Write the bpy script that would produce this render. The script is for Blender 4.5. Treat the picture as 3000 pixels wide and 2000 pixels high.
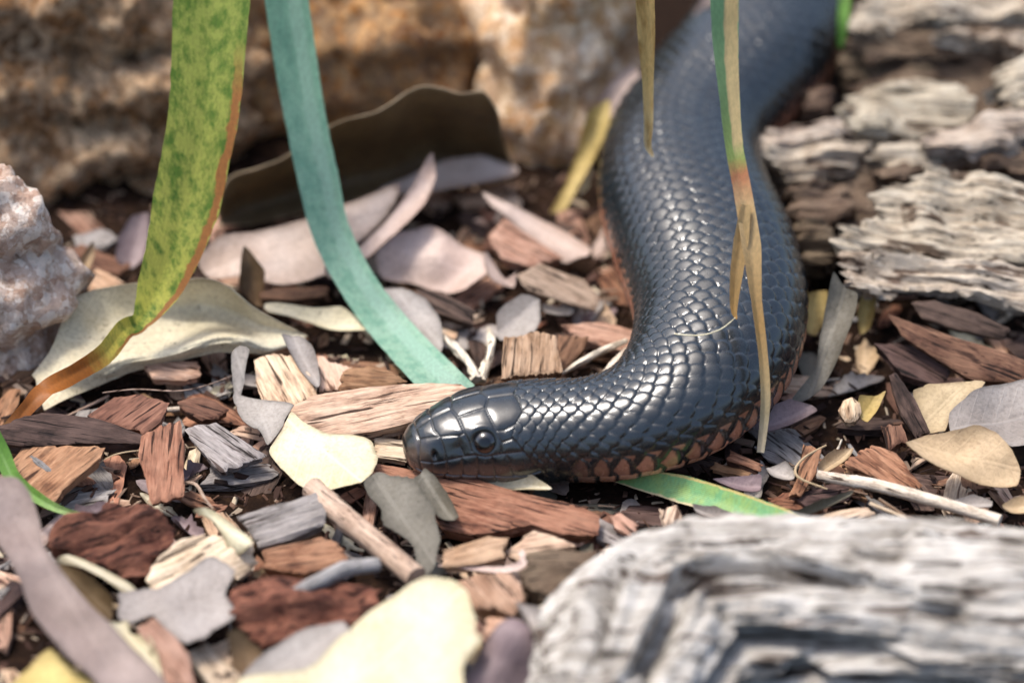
import bpy, bmesh, math, random
import numpy as np
from mathutils import Vector, Matrix, noise, geometry

random.seed(7); np.random.seed(7)
CM = 0.01                      # the code thinks in centimetres, Blender in metres
for o in list(bpy.data.objects): bpy.data.objects.remove(o)
scene = bpy.context.scene
COL = scene.collection
R = math.radians

# ------------------------------------------------------------------ camera
PITCH, DIST, FPX = R(34), 120.0, 12000.0
cth, sth = math.cos(PITCH), math.sin(PITCH)
CAM = Vector((0, -DIST*cth, DIST*sth))
FWD, RGT, UPV = Vector((0, cth, -sth)), Vector((1, 0, 0)), Vector((0, sth, cth))
cd = bpy.data.cameras.new('camera'); cam = bpy.data.objects.new('camera', cd); COL.objects.link(cam)
cam.location = CAM*CM; cam.rotation_euler = (math.pi/2-PITCH, 0, 0)
cd.sensor_width = 36; cd.lens = FPX/3000*36
cd.clip_start = 0.05; cd.clip_end = 200
cd.dof.use_dof = True
cd.dof.focus_distance = 1.142; cd.dof.aperture_fstop = 5.2
scene.camera = cam

# ------------------------------------------------------------------ sky, sun, exposure
SUN_EL, SUN_AZ = R(68), R(-68)          # high, from behind the snake and the left
w = bpy.data.worlds.new('World'); scene.world = w; w.use_nodes = True
nt = w.node_tree; nt.nodes.clear()
sky = nt.nodes.new('ShaderNodeTexSky'); sky.sky_type = 'NISHITA'; sky.sun_disc = False
sky.sun_elevation = SUN_EL; sky.sun_rotation = SUN_AZ; sky.air_density = 1.0; sky.dust_density = 4.0
bg = nt.nodes.new('ShaderNodeBackground'); bg.inputs[1].default_value = 0.12
wo = nt.nodes.new('ShaderNodeOutputWorld')
nt.links.new(sky.outputs[0], bg.inputs[0]); nt.links.new(bg.outputs[0], wo.inputs[0])
sd = bpy.data.lights.new('sun', 'SUN'); sd.energy = 1.5; sd.angle = R(10); sd.color = (1, .96, .9)
sun = bpy.data.objects.new('sun', sd); COL.objects.link(sun)
sv = Vector((math.sin(SUN_AZ)*math.cos(SUN_EL), math.cos(SUN_AZ)*math.cos(SUN_EL), math.sin(SUN_EL)))
sun.rotation_euler = sv.to_track_quat('Z', 'Y').to_euler()
vs = scene.view_settings
vs.view_transform = 'Standard'; vs.look = 'None'; vs.exposure = 1.28; vs.gamma = 1; vs.use_curve_mapping = False

# ------------------------------------------------------------------ pixel (3000x2000) -> place
def ray(px, py): return FWD + RGT*((px-1500)/FPX) - UPV*((py-1000)/FPX)
def P(px, py, h=0.0):
    d = ray(px, py); return CAM + d*((h-CAM.z)/d.z)
def PY(px, py, y):
    d = ray(px, py); return CAM + d*((y-CAM.y)/d.y)
def PN(px, py, o, n):
    d = ray(px, py); return CAM + d*((o-CAM).dot(n)/d.dot(n))
def dsp(pts): return [(x*3000/2352, y*3000/2352) for x, y in pts]
def hx(h):
    h = h.lstrip('#'); c = [int(h[i:i+2], 16)/255 for i in (0, 2, 4)]
    return tuple((v/12.92 if v <= .04045 else ((v+.055)/1.055)**2.4) for v in c)+(1,)

# ------------------------------------------------------------------ objects
PLACES = []
def tag(o, label=None, cat=None, group=None, kind=None):
    if label and cat: PLACES.append((label, o))
    if label: o['label'] = label
    if cat: o['category'] = cat
    if group: o['group'] = group
    if kind: o['kind'] = kind
    return o
def link(name, me, mat=None, parent=None):
    o = bpy.data.objects.new(name, me); COL.objects.link(o)
    if mat and me is not None: me.materials.append(mat)
    if parent: o.parent = parent
    return o
def empty(name, loc, label, cat, group=None):
    o = bpy.data.objects.new(name, None); COL.objects.link(o); o.empty_display_size = .01
    o.location = Vector(loc)*CM
    return tag(o, label, cat, group)
def setparent(ch, pa):
    bpy.context.view_layer.update()
    ch.parent = pa; ch.matrix_parent_inverse = pa.matrix_world.inverted()
def mesh(name, V, F, smooth=True, sharp=None):
    me = bpy.data.meshes.new(name)
    V = np.asarray(V, dtype=np.float64)*CM
    me.from_pydata(V.tolist(), [], F if isinstance(F, list) else F.tolist())
    if smooth: me.polygons.foreach_set('use_smooth', [True]*len(me.polygons))
    if smooth and sharp: me.set_sharp_from_angle(angle=R(sharp))
    me.update(); return me
def catmull(pts, n, closed=False):
    pts = np.asarray(pts, float); N = len(pts); out = []
    segs = N if closed else N-1
    for i in range(segs):
        if closed: p0, p1, p2, p3 = pts[(i-1) % N], pts[i], pts[(i+1) % N], pts[(i+2) % N]
        else: p0, p1, p2, p3 = pts[max(i-1, 0)], pts[i], pts[i+1], pts[min(i+2, N-1)]
        for k in range(n):
            t = k/n
            out.append(.5*((2*p1)+(-p0+p2)*t+(2*p0-5*p1+4*p2-p3)*t*t+(-p0+3*p1-3*p2+p3)*t**3))
    if not closed: out.append(pts[-1])
    return np.array(out)
def nz(x, y, z=0): return noise.noise(Vector((x, y, z)))
def fr(x, y, z=0, o=4): return noise.fractal(Vector((x, y, z)), .9, 2.1, o)

# ------------------------------------------------------------------ materials
class NT:
    def __init__(s, name):
        s.m = bpy.data.materials.new(name); s.m.use_nodes = True
        s.t = s.m.node_tree; s.t.nodes.clear()
        s.out = s.n('ShaderNodeOutputMaterial')
        s.b = s.n('ShaderNodeBsdfPrincipled'); s.l(s.b.outputs[0], s.out.inputs[0])
    def n(s, k, **kw):
        x = s.t.nodes.new(k)
        for a, v in kw.items(): setattr(x, a, v)
        return x
    def l(s, a, b): s.t.links.new(a, b)
    def coord(s, scale=(1, 1, 1), offs=True):
        tc = s.n('ShaderNodeTexCoord'); mp = s.n('ShaderNodeMapping')
        s.l(tc.outputs['Object'], mp.inputs[0])
        mp.inputs['Scale'].default_value = [100*v for v in scale]
        if offs:
            oi = s.n('ShaderNodeObjectInfo'); mm = s.n('ShaderNodeMath', operation='MULTIPLY'); mm.inputs[1].default_value = 57.0
            s.l(oi.outputs['Random'], mm.inputs[0])
            cb = s.n('ShaderNodeCombineXYZ')
            for i in range(3): s.l(mm.outputs[0], cb.inputs[i])
            s.l(cb.outputs[0], mp.inputs['Location'])
        return mp.outputs[0]
    def noise(s, co, scale, detail=6, rough=.6, dist=0):
        x = s.n('ShaderNodeTexNoise'); x.inputs['Scale'].default_value = scale; x.inputs['Detail'].default_value = detail
        x.inputs['Roughness'].default_value = rough; x.inputs['Distortion'].default_value = dist
        s.l(co, x.inputs['Vector']); return x.outputs['Fac']
    def ramp(s, fac, stops):
        x = s.n('ShaderNodeValToRGB'); el = x.color_ramp.elements
        while len(el) < len(stops): el.new(.5)
        for e, (p, c) in zip(el, stops): e.position = p; e.color = c
        s.l(fac, x.inputs[0]); return x.outputs[0]
    def mix(s, fac, a, b, mode='MIX'):
        x = s.n('ShaderNodeMix', data_type='RGBA', blend_type=mode)
        for i, v in ((0, fac), (6, a), (7, b)):
            if isinstance(v, (int, float, tuple)): x.inputs[i].default_value = v
            else: s.l(v, x.inputs[i])
        return x.outputs[2]
    def math(s, op, a, b=None):
        x = s.n('ShaderNodeMath', operation=op)
        for i, v in enumerate((a, b)):
            if v is None: continue
            if isinstance(v, (int, float)): x.inputs[i].default_value = v
            else: s.l(v, x.inputs[i])
        return x.outputs[0]
    def vary(s, col, v=.25, h=.02):
        oi = s.n('ShaderNodeObjectInfo'); x = s.n('ShaderNodeHueSaturation')
        mr = s.n('ShaderNodeMapRange'); mr.inputs[3].default_value = 1-v; mr.inputs[4].default_value = 1+v
        s.l(oi.outputs['Random'], mr.inputs[0]); s.l(mr.outputs[0], x.inputs['Value'])
        m2 = s.n('ShaderNodeMath', operation='MULTIPLY'); m2.inputs[1].default_value = 7.31; s.l(oi.outputs['Random'], m2.inputs[0])
        m3 = s.n('ShaderNodeMath', operation='FRACT'); s.l(m2.outputs[0], m3.inputs[0])
        mh = s.n('ShaderNodeMapRange'); mh.inputs[3].default_value = .5-h; mh.inputs[4].default_value = .5+h
        s.l(m3.outputs[0], mh.inputs[0]); s.l(mh.outputs[0], x.inputs['Hue'])
        s.l(col, x.inputs['Color']); return x.outputs[0]
    def bump(s, h, strength=.5, dist=.03, prev=None):
        x = s.n('ShaderNodeBump'); x.inputs['Strength'].default_value = strength; x.inputs['Distance'].default_value = dist*CM
        s.l(h, x.inputs['Height'])
        if prev: s.l(prev, x.inputs['Normal'])
        return x.outputs[0]
    def fin(s, col=None, rough=.6, normal=None, spec=.4):
        if col is not None:
            if isinstance(col, tuple): s.b.inputs['Base Color'].default_value = col
            else: s.l(col, s.b.inputs['Base Color'])
        if isinstance(rough, (int, float)): s.b.inputs['Roughness'].default_value = rough
        else: s.l(rough, s.b.inputs['Roughness'])
        s.b.inputs['Specular IOR Level'].default_value = spec
        if normal: s.l(normal, s.b.inputs['Normal'])
        return s.m
_mc = {}
def wood(key, lo, mid, hi, stretch=7, sc=1.0, bump=.7, crack=.36, var=.22):
    if key in _mc: return _mc[key]
    s = NT(key); co = s.coord((1.0/stretch, 1, 1)); cf = s.coord((.45/stretch, 1, 1))
    g = s.noise(co, 7*sc, 8, .65, .4)
    f = s.noise(co, 26*sc, 5, .6, .2)
    blot = s.noise(s.coord(), 1.1*sc, 4, .6)
    x = s.mix(.8, s.ramp(g, [(.28, hx(lo)), (.5, hx(mid)), (.72, hx(hi))]), s.ramp(f, [(.34, (.34, .3, .28, 1)), (.52, (1, 1, 1, 1))]), 'MULTIPLY')
    y = s.mix(s.ramp(blot, [(.35, (0,)*3+(1,)), (.7, (.55,)*3+(1,))]), x, hx(hi))
    y = s.mix(s.ramp(blot, [(.25, (.6,)*3+(1,)), (.42, (0,)*3+(1,))]), y, hx(lo))
    c1 = s.noise(co, 3.2*sc, 3, .5, .6); c2 = s.noise(cf, 9.0*sc, 3, .55, .3)
    k1 = s.ramp(c1, [(crack-.03, (.25, .2, .18, 1)), (crack+.02, (1, 1, 1, 1))])
    k2 = s.ramp(c2, [(.36, (.12, .1, .09, 1)), (.40, (1, 1, 1, 1))])
    z = s.mix(1.0, s.mix(1.0, y, k1, 'MULTIPLY'), k2, 'MULTIPLY')
    z = s.vary(z, var, .012)
    h = s.math('ADD', s.math('ADD', g, s.math('MULTIPLY', f, .5)), s.math('MULTIPLY', k2, .5))
    _mc[key] = s.fin(z, .75, s.bump(h, bump, .08), .2); return _mc[key]
def leafm(key, c1, c2, spot='5a4630', spots=.32, trans=.22, rough=.5, var=.1, veins=.35, rimc=None):
    if key in _mc: return _mc[key]
    s = NT(key); co = s.coord()
    b = s.noise(co, .55, 5, .6); f = s.noise(co, 9, 6, .7)
    c = s.ramp(b, [(.3, hx(c2)), (.65, hx(c1))])
    sp = s.ramp(s.noise(co, 3.1, 5, .72, .5), [(spots-.04, (1,)*3+(1,)), (spots+.03, (0,)*3+(1,))])
    c = s.mix(s.math('MULTIPLY', sp, .7), c, hx(spot))
    c = s.mix(s.math('MULTIPLY', s.ramp(f, [(.35, (1,)*3+(1,)), (.55, (0,)*3+(1,))]), .3), c, hx(spot))
    tiny = s.noise(co, 16, 3, .6)
    c = s.mix(s.math('MULTIPLY', s.ramp(tiny, [(.27, (1,)*3+(1,)), (.31, (0,)*3+(1,))]), .75), c, hx(spot))
    ra = s.n('ShaderNodeAttribute'); ra.attribute_name = 'rim'
    c = s.mix(s.math('MULTIPLY', s.math('MULTIPLY', ra.outputs['Fac'], s.ramp(b, [(.4, (.2,)*3+(1,)), (.6, (1,)*3+(1,))])), .75), c, hx(rimc or spot))
    # pale lateral veins either side of the midrib (local x)
    tc = s.n('ShaderNodeTexCoord'); sx = s.n('ShaderNodeSeparateXYZ'); s.l(tc.outputs['Object'], sx.inputs[0])
    ay = s.math('ABSOLUTE', sx.outputs[1])
    vv = s.math('SINE', s.math('MULTIPLY', s.math('SUBTRACT', s.math('ADD', sx.outputs[0], s.math('MULTIPLY', f, .0006)), s.math('MULTIPLY', ay, .7)), 1500.0))
    vr = s.ramp(vv, [(.86, (0,)*3+(1,)), (1.0, (1,)*3+(1,))])
    mid = s.ramp(s.math('MULTIPLY', ay, 100.0), [(.02, (1,)*3+(1,)), (.06, (0,)*3+(1,))])
    vein = s.math('MAXIMUM', s.math('MULTIPLY', vr, .45), mid)
    c = s.mix(s.math('MULTIPLY', vein, veins), c, hx(c1))
    c = s.vary(c, var, .008)
    h = s.math('ADD', s.math('ADD', s.math('MULTIPLY', f, .5), s.math('MULTIPLY', vein, .3)), s.math('MULTIPLY', s.noise(co, 2.0, 4, .6), 1.5))
    m = s.fin(c, rough, s.bump(h, .6, .05), .3)
    tr = s.n('ShaderNodeBsdfTranslucent'); s.l(c, tr.inputs[0])
    mx = s.n('ShaderNodeMixShader'); mx.inputs[0].default_value = trans
    s.l(s.b.outputs[0], mx.inputs[1]); s.l(tr.outputs[0], mx.inputs[2]); s.l(mx.outputs[0], s.out.inputs[0])
    _mc[key] = m; return m
def rockm(key, cols, speck, sc=1.0, bump=.8):
    s = NT(key); co = s.coord(offs=False)
    a = s.noise(co, .45*sc, 8, .68, .4); b = s.noise(co, 2.6*sc, 8, .72, .6); d = s.noise(co, 1.3*sc, 6, .65, .3)
    c = s.ramp(a, [(.33, hx(cols[0])), (.45, hx(cols[1])), (.56, hx(cols[2])), (.68, hx(cols[3]))])
    c = s.mix(s.ramp(b, [(.40, (.75,)*3+(1,)), (.52, (0,)*3+(1,))]), c, hx(cols[0]))
    c = s.mix(s.ramp(d, [(.55, (0,)*3+(1,)), (.68, (.75,)*3+(1,))]), c, hx(speck[0]))
    vo = s.n('ShaderNodeTexVoronoi'); vo.inputs['Scale'].default_value = 3.2*sc; vo.inputs['Detail'].default_value = 2; s.l(co, vo.inputs['Vector'])
    cs = s.n('ShaderNodeSeparateColor'); s.l(vo.outputs['Color'], cs.inputs[0])
    c = s.mix(s.math('MULTIPLY', s.ramp(cs.outputs[0], [(.78, (0,)*3+(1,)), (.9, (1,)*3+(1,))]), .45), c, hx(speck[0]))
    c = s.mix(s.math('MULTIPLY', s.ramp(cs.outputs[1], [(.8, (0,)*3+(1,)), (.9, (1,)*3+(1,))]), .5), c, hx(speck[1]))
    f = s.noise(co, 8*sc, 6, .7)
    h = s.math('ADD', s.math('ADD', b, s.math('MULTIPLY', f, .4)), d)
    return s.fin(c, .85, s.bump(h, bump, .3), .2)
def col_attr(s, name):
    a = s.n('ShaderNodeAttribute'); a.attribute_name = name; return a
# ------------------------------------------------------------------ builders
def inside(poly, q):
    x, y = q[:, 0], q[:, 1]; r = np.zeros(len(q), bool); n = len(poly)
    for i in range(n):
        x1, y1 = poly[i]; x2, y2 = poly[(i+1) % n]
        if y1 == y2: continue
        c = ((y1 > y) != (y2 > y)) & (x < (x2-x1)*(y-y1)/(y2-y1)+x1)
        r ^= c
    return r
def seg_dist(poly, q):
    a = poly; b = np.roll(poly, -1, 0); best = np.full(len(q), 1e9)
    for p0, p1 in zip(a, b):
        d = p1-p0; L = (d**2).sum() or 1e-9
        t = np.clip(((q-p0)@d)/L, 0, 1); e = q-(p0+t[:, None]*d)
        best = np.minimum(best, np.sqrt((e**2).sum(1)))
    return best
def flat_mesh(name, poly, thick, res, zf, leaf, rag=.03, seed=0, taper=0.0):
    """solid piece from a 2-D outline; zf(q, d) gives the relief of the top from points and edge distance"""
    poly = np.asarray(poly, float)
    if leaf:      # softened, not fully rounded, outline
        cm_ = catmull(poly, 5, True); n0 = len(poly)
        ln_ = np.array([poly[i]+(poly[(i+1) % n0]-poly[i])*k/5 for i in range(n0) for k in range(5)]); poly = .55*cm_+.45*ln_
    pts = []
    n = len(poly)
    for i in range(n):
        p, q = poly[i], poly[(i+1) % n]; L = np.hypot(*(q-p)); k = max(1, int(L/res))
        for j in range(k): pts.append(p+(q-p)*j/k)
    pts = np.array(pts); cen = pts.mean(0)
    out = []
    for p in pts:
        f = 2.2 if leaf else 4.0
        d = (p-cen); L = np.hypot(*d) or 1
        if not leaf:      # ends splinter along the grain, sides stay fairly straight
            sx = rag*(1.7*nz(seed, p[1]*6.0, np.sign(d[0])*3+seed)+1.2*nz(seed+4, p[1]*15.0, np.sign(d[0])*5))
            sy = rag*.55*(nz(p[0]*1.2+seed, np.sign(d[1])*3, seed)+.5*nz(p[0]*5+seed, np.sign(d[1])*7, seed))
            out.append(p+np.array([sx*np.sign(d[0]), sy])); continue
        out.append(p + d/L*rag*(nz(p[0]*f+seed*3.1, p[1]*f, seed)+.6*nz(p[0]*f*3+seed, p[1]*f*3, seed+5)))
    B = np.array(out)
    lo, hi = B.min(0), B.max(0)
    gx = np.arange(lo[0], hi[0], res); gy = np.arange(lo[1], hi[1], res*.87)
    G = np.array([(x+(res/2 if j % 2 else 0), y) for j, y in enumerate(gy) for x in gx]) if len(gx) and len(gy) else np.zeros((0, 2))
    if len(G):
        G = G[inside(B, G)]
        if len(G): G = G[seg_dist(B, G) > res*.45]
    allp = np.vstack([B, G]) if len(G) else B
    nb = len(B)
    r = geometry.delaunay_2d_cdt([Vector(p) for p in allp], [(i, (i+1) % nb) for i in range(nb)], [list(range(nb))], 1, 1e-5)
    vs_ = np.array([[v[0], v[1]] for v in r[0]]); fs = [list(f) for f in r[2]]
    cnt = {}
    for f in fs:
        for i in range(len(f)):
            e = (f[i], f[(i+1) % len(f)]); cnt[e] = 1
    bd = [e for e in cnt if (e[1], e[0]) not in cnt]
    d = seg_dist(B, vs_)
    zt = zf(vs_, d)
    N = len(vs_)
    top = np.column_stack([vs_, zt])
    c2 = vs_.mean(0)
    bot = np.column_stack([c2+(vs_-c2)*(1-taper), (zt if leaf else np.zeros(N)) - thick])
    V = np.vstack([top, bot])
    F = fs + [[i+N for i in reversed(f)] for f in fs]
    if leaf or thick < .18:
        F += [[b, a, a+N, b+N] for a, b in bd]
    else:
        # broken, fibrous edge: wall in several courses
        K = max(3, min(10, int(thick/.11))); nxt = dict(bd); prv = {b: a for a, b in bd}
        lay = {}; V = list(V)
        for a in nxt:
            if a not in prv: continue
            t = vs_[nxt[a]]-vs_[prv[a]]; L = np.hypot(*t) or 1e-6; on = np.array([t[1], -t[0]])/L
            lay[a] = [a]
            for l in range(1, K):
                f = l/K; p = top[a]*(1-f)+bot[a]*f
                zz = p[2]*5.0; m_ = nz(p[0]*.8+seed, p[1]*.8, zz)+.6*nz(p[0]*2.2, p[1]*2.2+seed, zz*2.3)
                o_ = (rag*1.1+.02)*m_ - .35*rag
                V.append(np.array([p[0]+on[0]*o_, p[1]+on[1]*o_, p[2]])); lay[a].append(len(V)-1)
            lay[a].append(a+N)
        V = np.array(V)
        for a, b in bd:
            if a in lay and b in lay:
                for l in range(K): F.append([lay[b][l], lay[a][l], lay[a][l+1], lay[b][l+1]])
            else: F.append([b, a, a+N, b+N])
    me = mesh(name, V, F, True, 38)
    if leaf:
        at = me.attributes.new('rim', 'FLOAT', 'POINT'); at.data.foreach_set('value', np.tile(np.exp(-d/.07), 2).astype(np.float32))
    return me
def plane_of(poly, z0, tx, ty, thick):
    n = Matrix.Rotation(R(tx), 3, 'X') @ Matrix.Rotation(R(ty), 3, 'Y') @ Vector((0, 0, 1))
    c = np.mean(poly, 0); h = z0+thick
    for _ in range(6):
        o = P(c[0], c[1], h)
        W = [PN(x, y, o, n) for x, y in poly]
        h += z0 - (min(p.z for p in W)-thick*n.z)
    return o, n, W
def slab(name, label, cat, poly, mat, z0=.3, tx=0, ty=0, thick=.3, ax=None, leaf=False, cup=0, curl=0, wav=.0, edge=.05,
         rag=None, res=None, grain=.03, gs=2.2, group=None, parent=None, droop=0, dth=.35, taper=None, wave=None):
    """a chip, plank or leaf whose outline is seen at the given pixels, lying in a tilted plane with its lowest point at z0"""
    o, n, W = plane_of(poly, z0, tx, ty, thick if not leaf else 0)
    if ax is None:
        C = sum(W, Vector())/len(W); A = np.array([list(p-C) for p in W]); u, s_, vt = np.linalg.svd(A, full_matrices=False)
        ex = Vector(vt[0])
    else:
        c = np.mean(poly, 0); p1 = PN(c[0], c[1], o, n); p2 = PN(c[0]+100*math.cos(R(ax)), c[1]-100*math.sin(R(ax)), o, n); ex = p2-p1
    ex = (ex - n*ex.dot(n)).normalized(); ey = n.cross(ex)
    cen = sum(W, Vector())/len(W)
    Q = np.array([((p-cen).dot(ex), (p-cen).dot(ey)) for p in W])
    L = max(abs(Q[:, 0]).max(), .1); Wd = max(abs(Q[:, 1]).max(), .1)
    area = L*Wd*4
    if res is None: res = min(.22, max(.07, math.sqrt(area)/22)) if leaf else min(.16, max(.06, math.sqrt(area)/26))
    sd_ = random.random()*50
    def zf(q, d):
        z = cup*(q[:, 1]/Wd)**2 + curl*(q[:, 0]/L)**2
        if droop: z = z - droop*np.clip((-q[:, 1]/Wd) - dth, 0, 1)**1.3
        if wave: z = z + wave[0]*np.sin(wave[1]*math.pi*q[:, 0]/L+wave[2])*(.6+.4*q[:, 1]/Wd)
        k = np.array([nz(x*.7+sd_, y*.7, sd_) for x, y in q])*wav
        if leaf:
            k = k + .03*np.array([nz(x*1.9+sd_, y*1.9, 3) for x, y in q]) - .03*np.exp(-(q[:, 1]/.07)**2)
        if not leaf:
            g = np.array([nz(x*.35+sd_, y*gs*2.0, sd_)+.5*nz(x*.8+sd_, y*gs*4.5, sd_+9) for x, y in q])
            g2 = np.array([fr(x*.9+sd_, y*1.2, sd_, 3) for x, y in q])
            k = k + grain*g + grain*.6*g2
            k = k - edge*np.exp(-d/(edge*.8+1e-4))
        return z+k
    if rag is None: rag = .03 if leaf else .06
    me = flat_mesh(name, Q, .028 if leaf else thick, res, zf, leaf, rag, sd_, taper if taper is not None else (0 if leaf else .1))
    ob = link(name, me, mat)
    M = Matrix(((ex.x, ey.x, n.x, cen.x*CM), (ex.y, ey.y, n.y, cen.y*CM), (ex.z, ey.z, n.z, cen.z*CM), (0, 0, 0, 1)))
    ob.matrix_world = M
    if parent: setparent(ob, parent)
    else: tag(ob, label, cat, group)
    return ob
def local_obj(name, V, F, mat, smooth=True, sharp=None, origin=None):
    V = np.asarray(V, float)
    c = np.array([V[:, 0].mean(), V[:, 1].mean(), V[:, 2].min()]) if origin is None else np.array(origin)
    o = link(name, mesh(name, V-c, F, smooth, sharp), mat); o.location = Vector(c)*CM
    return o
def tube(name, label, cat, path, rad, mat, seg=12, rough=.06, sub=8, group=None, seed=1, knots=()):
    p = catmull([list(v) for v in path], sub); r = np.interp(np.linspace(0, 1, len(p)), np.linspace(0, 1, len(rad)), rad)
    V = []; F = []
    T = np.gradient(p, axis=0); T /= np.linalg.norm(T, axis=1)[:, None]+1e-12
    up = np.array([0, 0, 1.]) if abs(T[0][2]) < .9 else np.array([0, 1., 0])
    for i, (c, t) in enumerate(zip(p, T)):
        s_ = np.cross(t, up); s_ /= np.linalg.norm(s_); u_ = np.cross(s_, t)
        k = 1.0
        for (kp, ka, kw) in knots: k += ka*math.exp(-((i/len(p)-kp)/kw)**2)
        for j in range(seg):
            a = 2*math.pi*j/seg; e = s_*math.cos(a)+u_*math.sin(a)
            rr = r[i]*k*(1+rough*2*nz(math.cos(a)*1.3+seed, math.sin(a)*1.3, i*.25+seed)+rough*nz(math.cos(a)*3, math.sin(a)*3+seed, i*.6))
            V.append(c+e*rr)
    n = len(p)
    for i in range(n-1):
        for j in range(seg):
            F.append([i*seg+j, i*seg+(j+1) % seg, (i+1)*seg+(j+1) % seg, (i+1)*seg+j])
    for i, s_ in ((0, 1), (n-1, -1)):
        V.append(p[i] - T[i]*r[i]*.15*s_); k = len(V)-1
        for j in range(seg):
            f = [i*seg+j, i*seg+(j+1) % seg, k]; F.append(f[::-1] if s_ > 0 else f)
    # long axis along local x so that the grain of the material follows it
    d = p[-1]-p[0]; ang = math.atan2(d[1], d[0]); V = np.array(V)
    c = np.array([V[:, 0].mean(), V[:, 1].mean(), V[:, 2].min()]); Q = V-c
    ca, sa = math.cos(-ang), math.sin(-ang)
    Q = np.column_stack([Q[:, 0]*ca-Q[:, 1]*sa, Q[:, 0]*sa+Q[:, 1]*ca, Q[:, 2]])
    o = link(name, mesh(name, Q, F, True, 50), mat); o.location = Vector(c)*CM; o.rotation_euler = (0, 0, ang)
    return tag(o, label, cat, group)
def ribbon(name, label, cat, path, widths, mat, twist=None, vee=.12, thick=.03, sub=10, nw=9, face=None, group=None, wob=.01, seed=3):
    """strap leaf: path of points, width in cm, twist in degrees about its own axis (0 = broad side to `face`)"""
    p = catmull([list(v) for v in path], sub); m = len(p)
    tt = np.linspace(0, 1, m); ws = np.interp(tt, np.linspace(0, 1, len(widths)), widths)
    tw = np.interp(tt, np.linspace(0, 1, len(twist)), twist) if twist else np.zeros(m)
    T = np.gradient(p, axis=0); T /= np.linalg.norm(T, axis=1)[:, None]+1e-12
    fc = np.array(face if face else (0, -.75, .66)); V = []; A = []
    for i in range(m):
        s_ = np.cross(T[i], fc); s_ /= np.linalg.norm(s_); n_ = np.cross(s_, T[i])
        a = R(tw[i]); s2 = s_*math.cos(a)+n_*math.sin(a); n2 = np.cross(s2, T[i])
        for lay in (0, 1):
            for j in range(nw):
                u = 2*j/(nw-1)-1
                off = vee*ws[i]*(abs(u)-.5) + wob*nz(u*1.5+seed, i*.15, seed)
                V.append(p[i]+s2*(u*ws[i]/2*(1+.03*nz(i*.4, u, seed)))+n2*(off-(thick*(1-.7*abs(u)) if lay else 0)))
                A.append((tt[i], u*.5+.5, lay, 1))
    F = []; st = 2*nw
    for i in range(m-1):
        for j in range(nw-1):
            a, b = i*st+j, (i+1)*st+j
            F.append([a, a+1, b+1, b]); F.append([a+nw, b+nw, b+nw+1, a+nw+1])
        a, b = i*st, (i+1)*st; F.append([a, b, b+nw, a+nw])
        a, b = i*st+nw-1, (i+1)*st+nw-1; F.append([a, a+nw, b+nw, b])
    for i in (0, m-1):
        for j in range(nw-1):
            a = i*st+j; f = [a, a+nw, a+nw+1, a+1]; F.append(f if i == 0 else f[::-1])
    V = np.array(V); c = np.array([V[:, 0].mean(), V[:, 1].mean(), V[:, 2].min()])
    me = mesh(name, V-c, F, True, 60)
    at = me.attributes.new('tu', 'FLOAT_COLOR', 'POINT'); at.data.foreach_set('color', np.array(A, dtype=np.float32).ravel())
    o = link(name, me, mat); o.location = Vector(c)*CM
    return tag(o, label, cat, group)
def ico(sub):
    bm = bmesh.new(); bmesh.ops.create_icosphere(bm, subdivisions=sub, radius=1)
    V = np.array([list(v.co) for v in bm.verts]); F = [[v.index for v in f.verts] for f in bm.faces]; bm.free(); return V, F

def loft_leaf(name, label, rows, mat, thick=.03, sub=7, group='fallen leaves', wob=.05, ripple=None):
    """leaf surface through rows of (pixel x, pixel y, height): each row runs base to tip, rows run back edge to front edge"""
    G = np.array([[list(P(*q)) for q in r] for r in rows])
    A = np.array([catmull(r, sub) for r in G])                                   # along
    B = np.array([catmull(A[:, j], sub) for j in range(A.shape[1])]).transpose(1, 0, 2)
    nr, nc = B.shape[:2]; sd_ = random.random()*30
    gu = np.gradient(B, axis=1); gv = np.gradient(B, axis=0); N = np.cross(gv, gu); N /= np.linalg.norm(N, axis=2)[..., None]+1e-9
    N *= np.sign(N[..., 2:3]+1e-6)
    w_ = np.array([[wob*nz(B[i, j, 0]*.8+sd_, B[i, j, 1]*.8, sd_)+.02*nz(B[i, j, 0]*2.3, B[i, j, 1]*2.3, sd_) for j in range(nc)] for i in range(nr)])
    T = B+N*w_[..., None]; U = T-N*thick
    V = np.vstack([T.reshape(-1, 3), U.reshape(-1, 3)]); n = nr*nc; idx = np.arange(n).reshape(nr, nc); F = []
    for i in range(nr-1):
        for j in range(nc-1):
            q = [int(idx[i, j]), int(idx[i+1, j]), int(idx[i+1, j+1]), int(idx[i, j+1])]; F.append(q); F.append([k+n for k in q[::-1]])
    ring = [int(k) for k in list(idx[0, :])+list(idx[1:, -1])+list(idx[-1, -2::-1])+list(idx[-2:0:-1, 0])]
    for a_, b_ in zip(ring, ring[1:]+ring[:1]): F.append([a_, b_, b_+n, a_+n])
    I, J = np.meshgrid(np.arange(nr), np.arange(nc), indexing='ij')
    dd = np.minimum(np.minimum(I, nr-1-I), np.minimum(J, nc-1-J)).ravel().astype(float)
    o = local_obj(name, V, F, mat, True, 60)
    at = o.data.attributes.new('rim', 'FLOAT', 'POINT'); at.data.foreach_set('value', np.tile(np.exp(-dd/1.2), 2).astype(np.float32))
    return tag(o, label, 'leaf', group)
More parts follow.
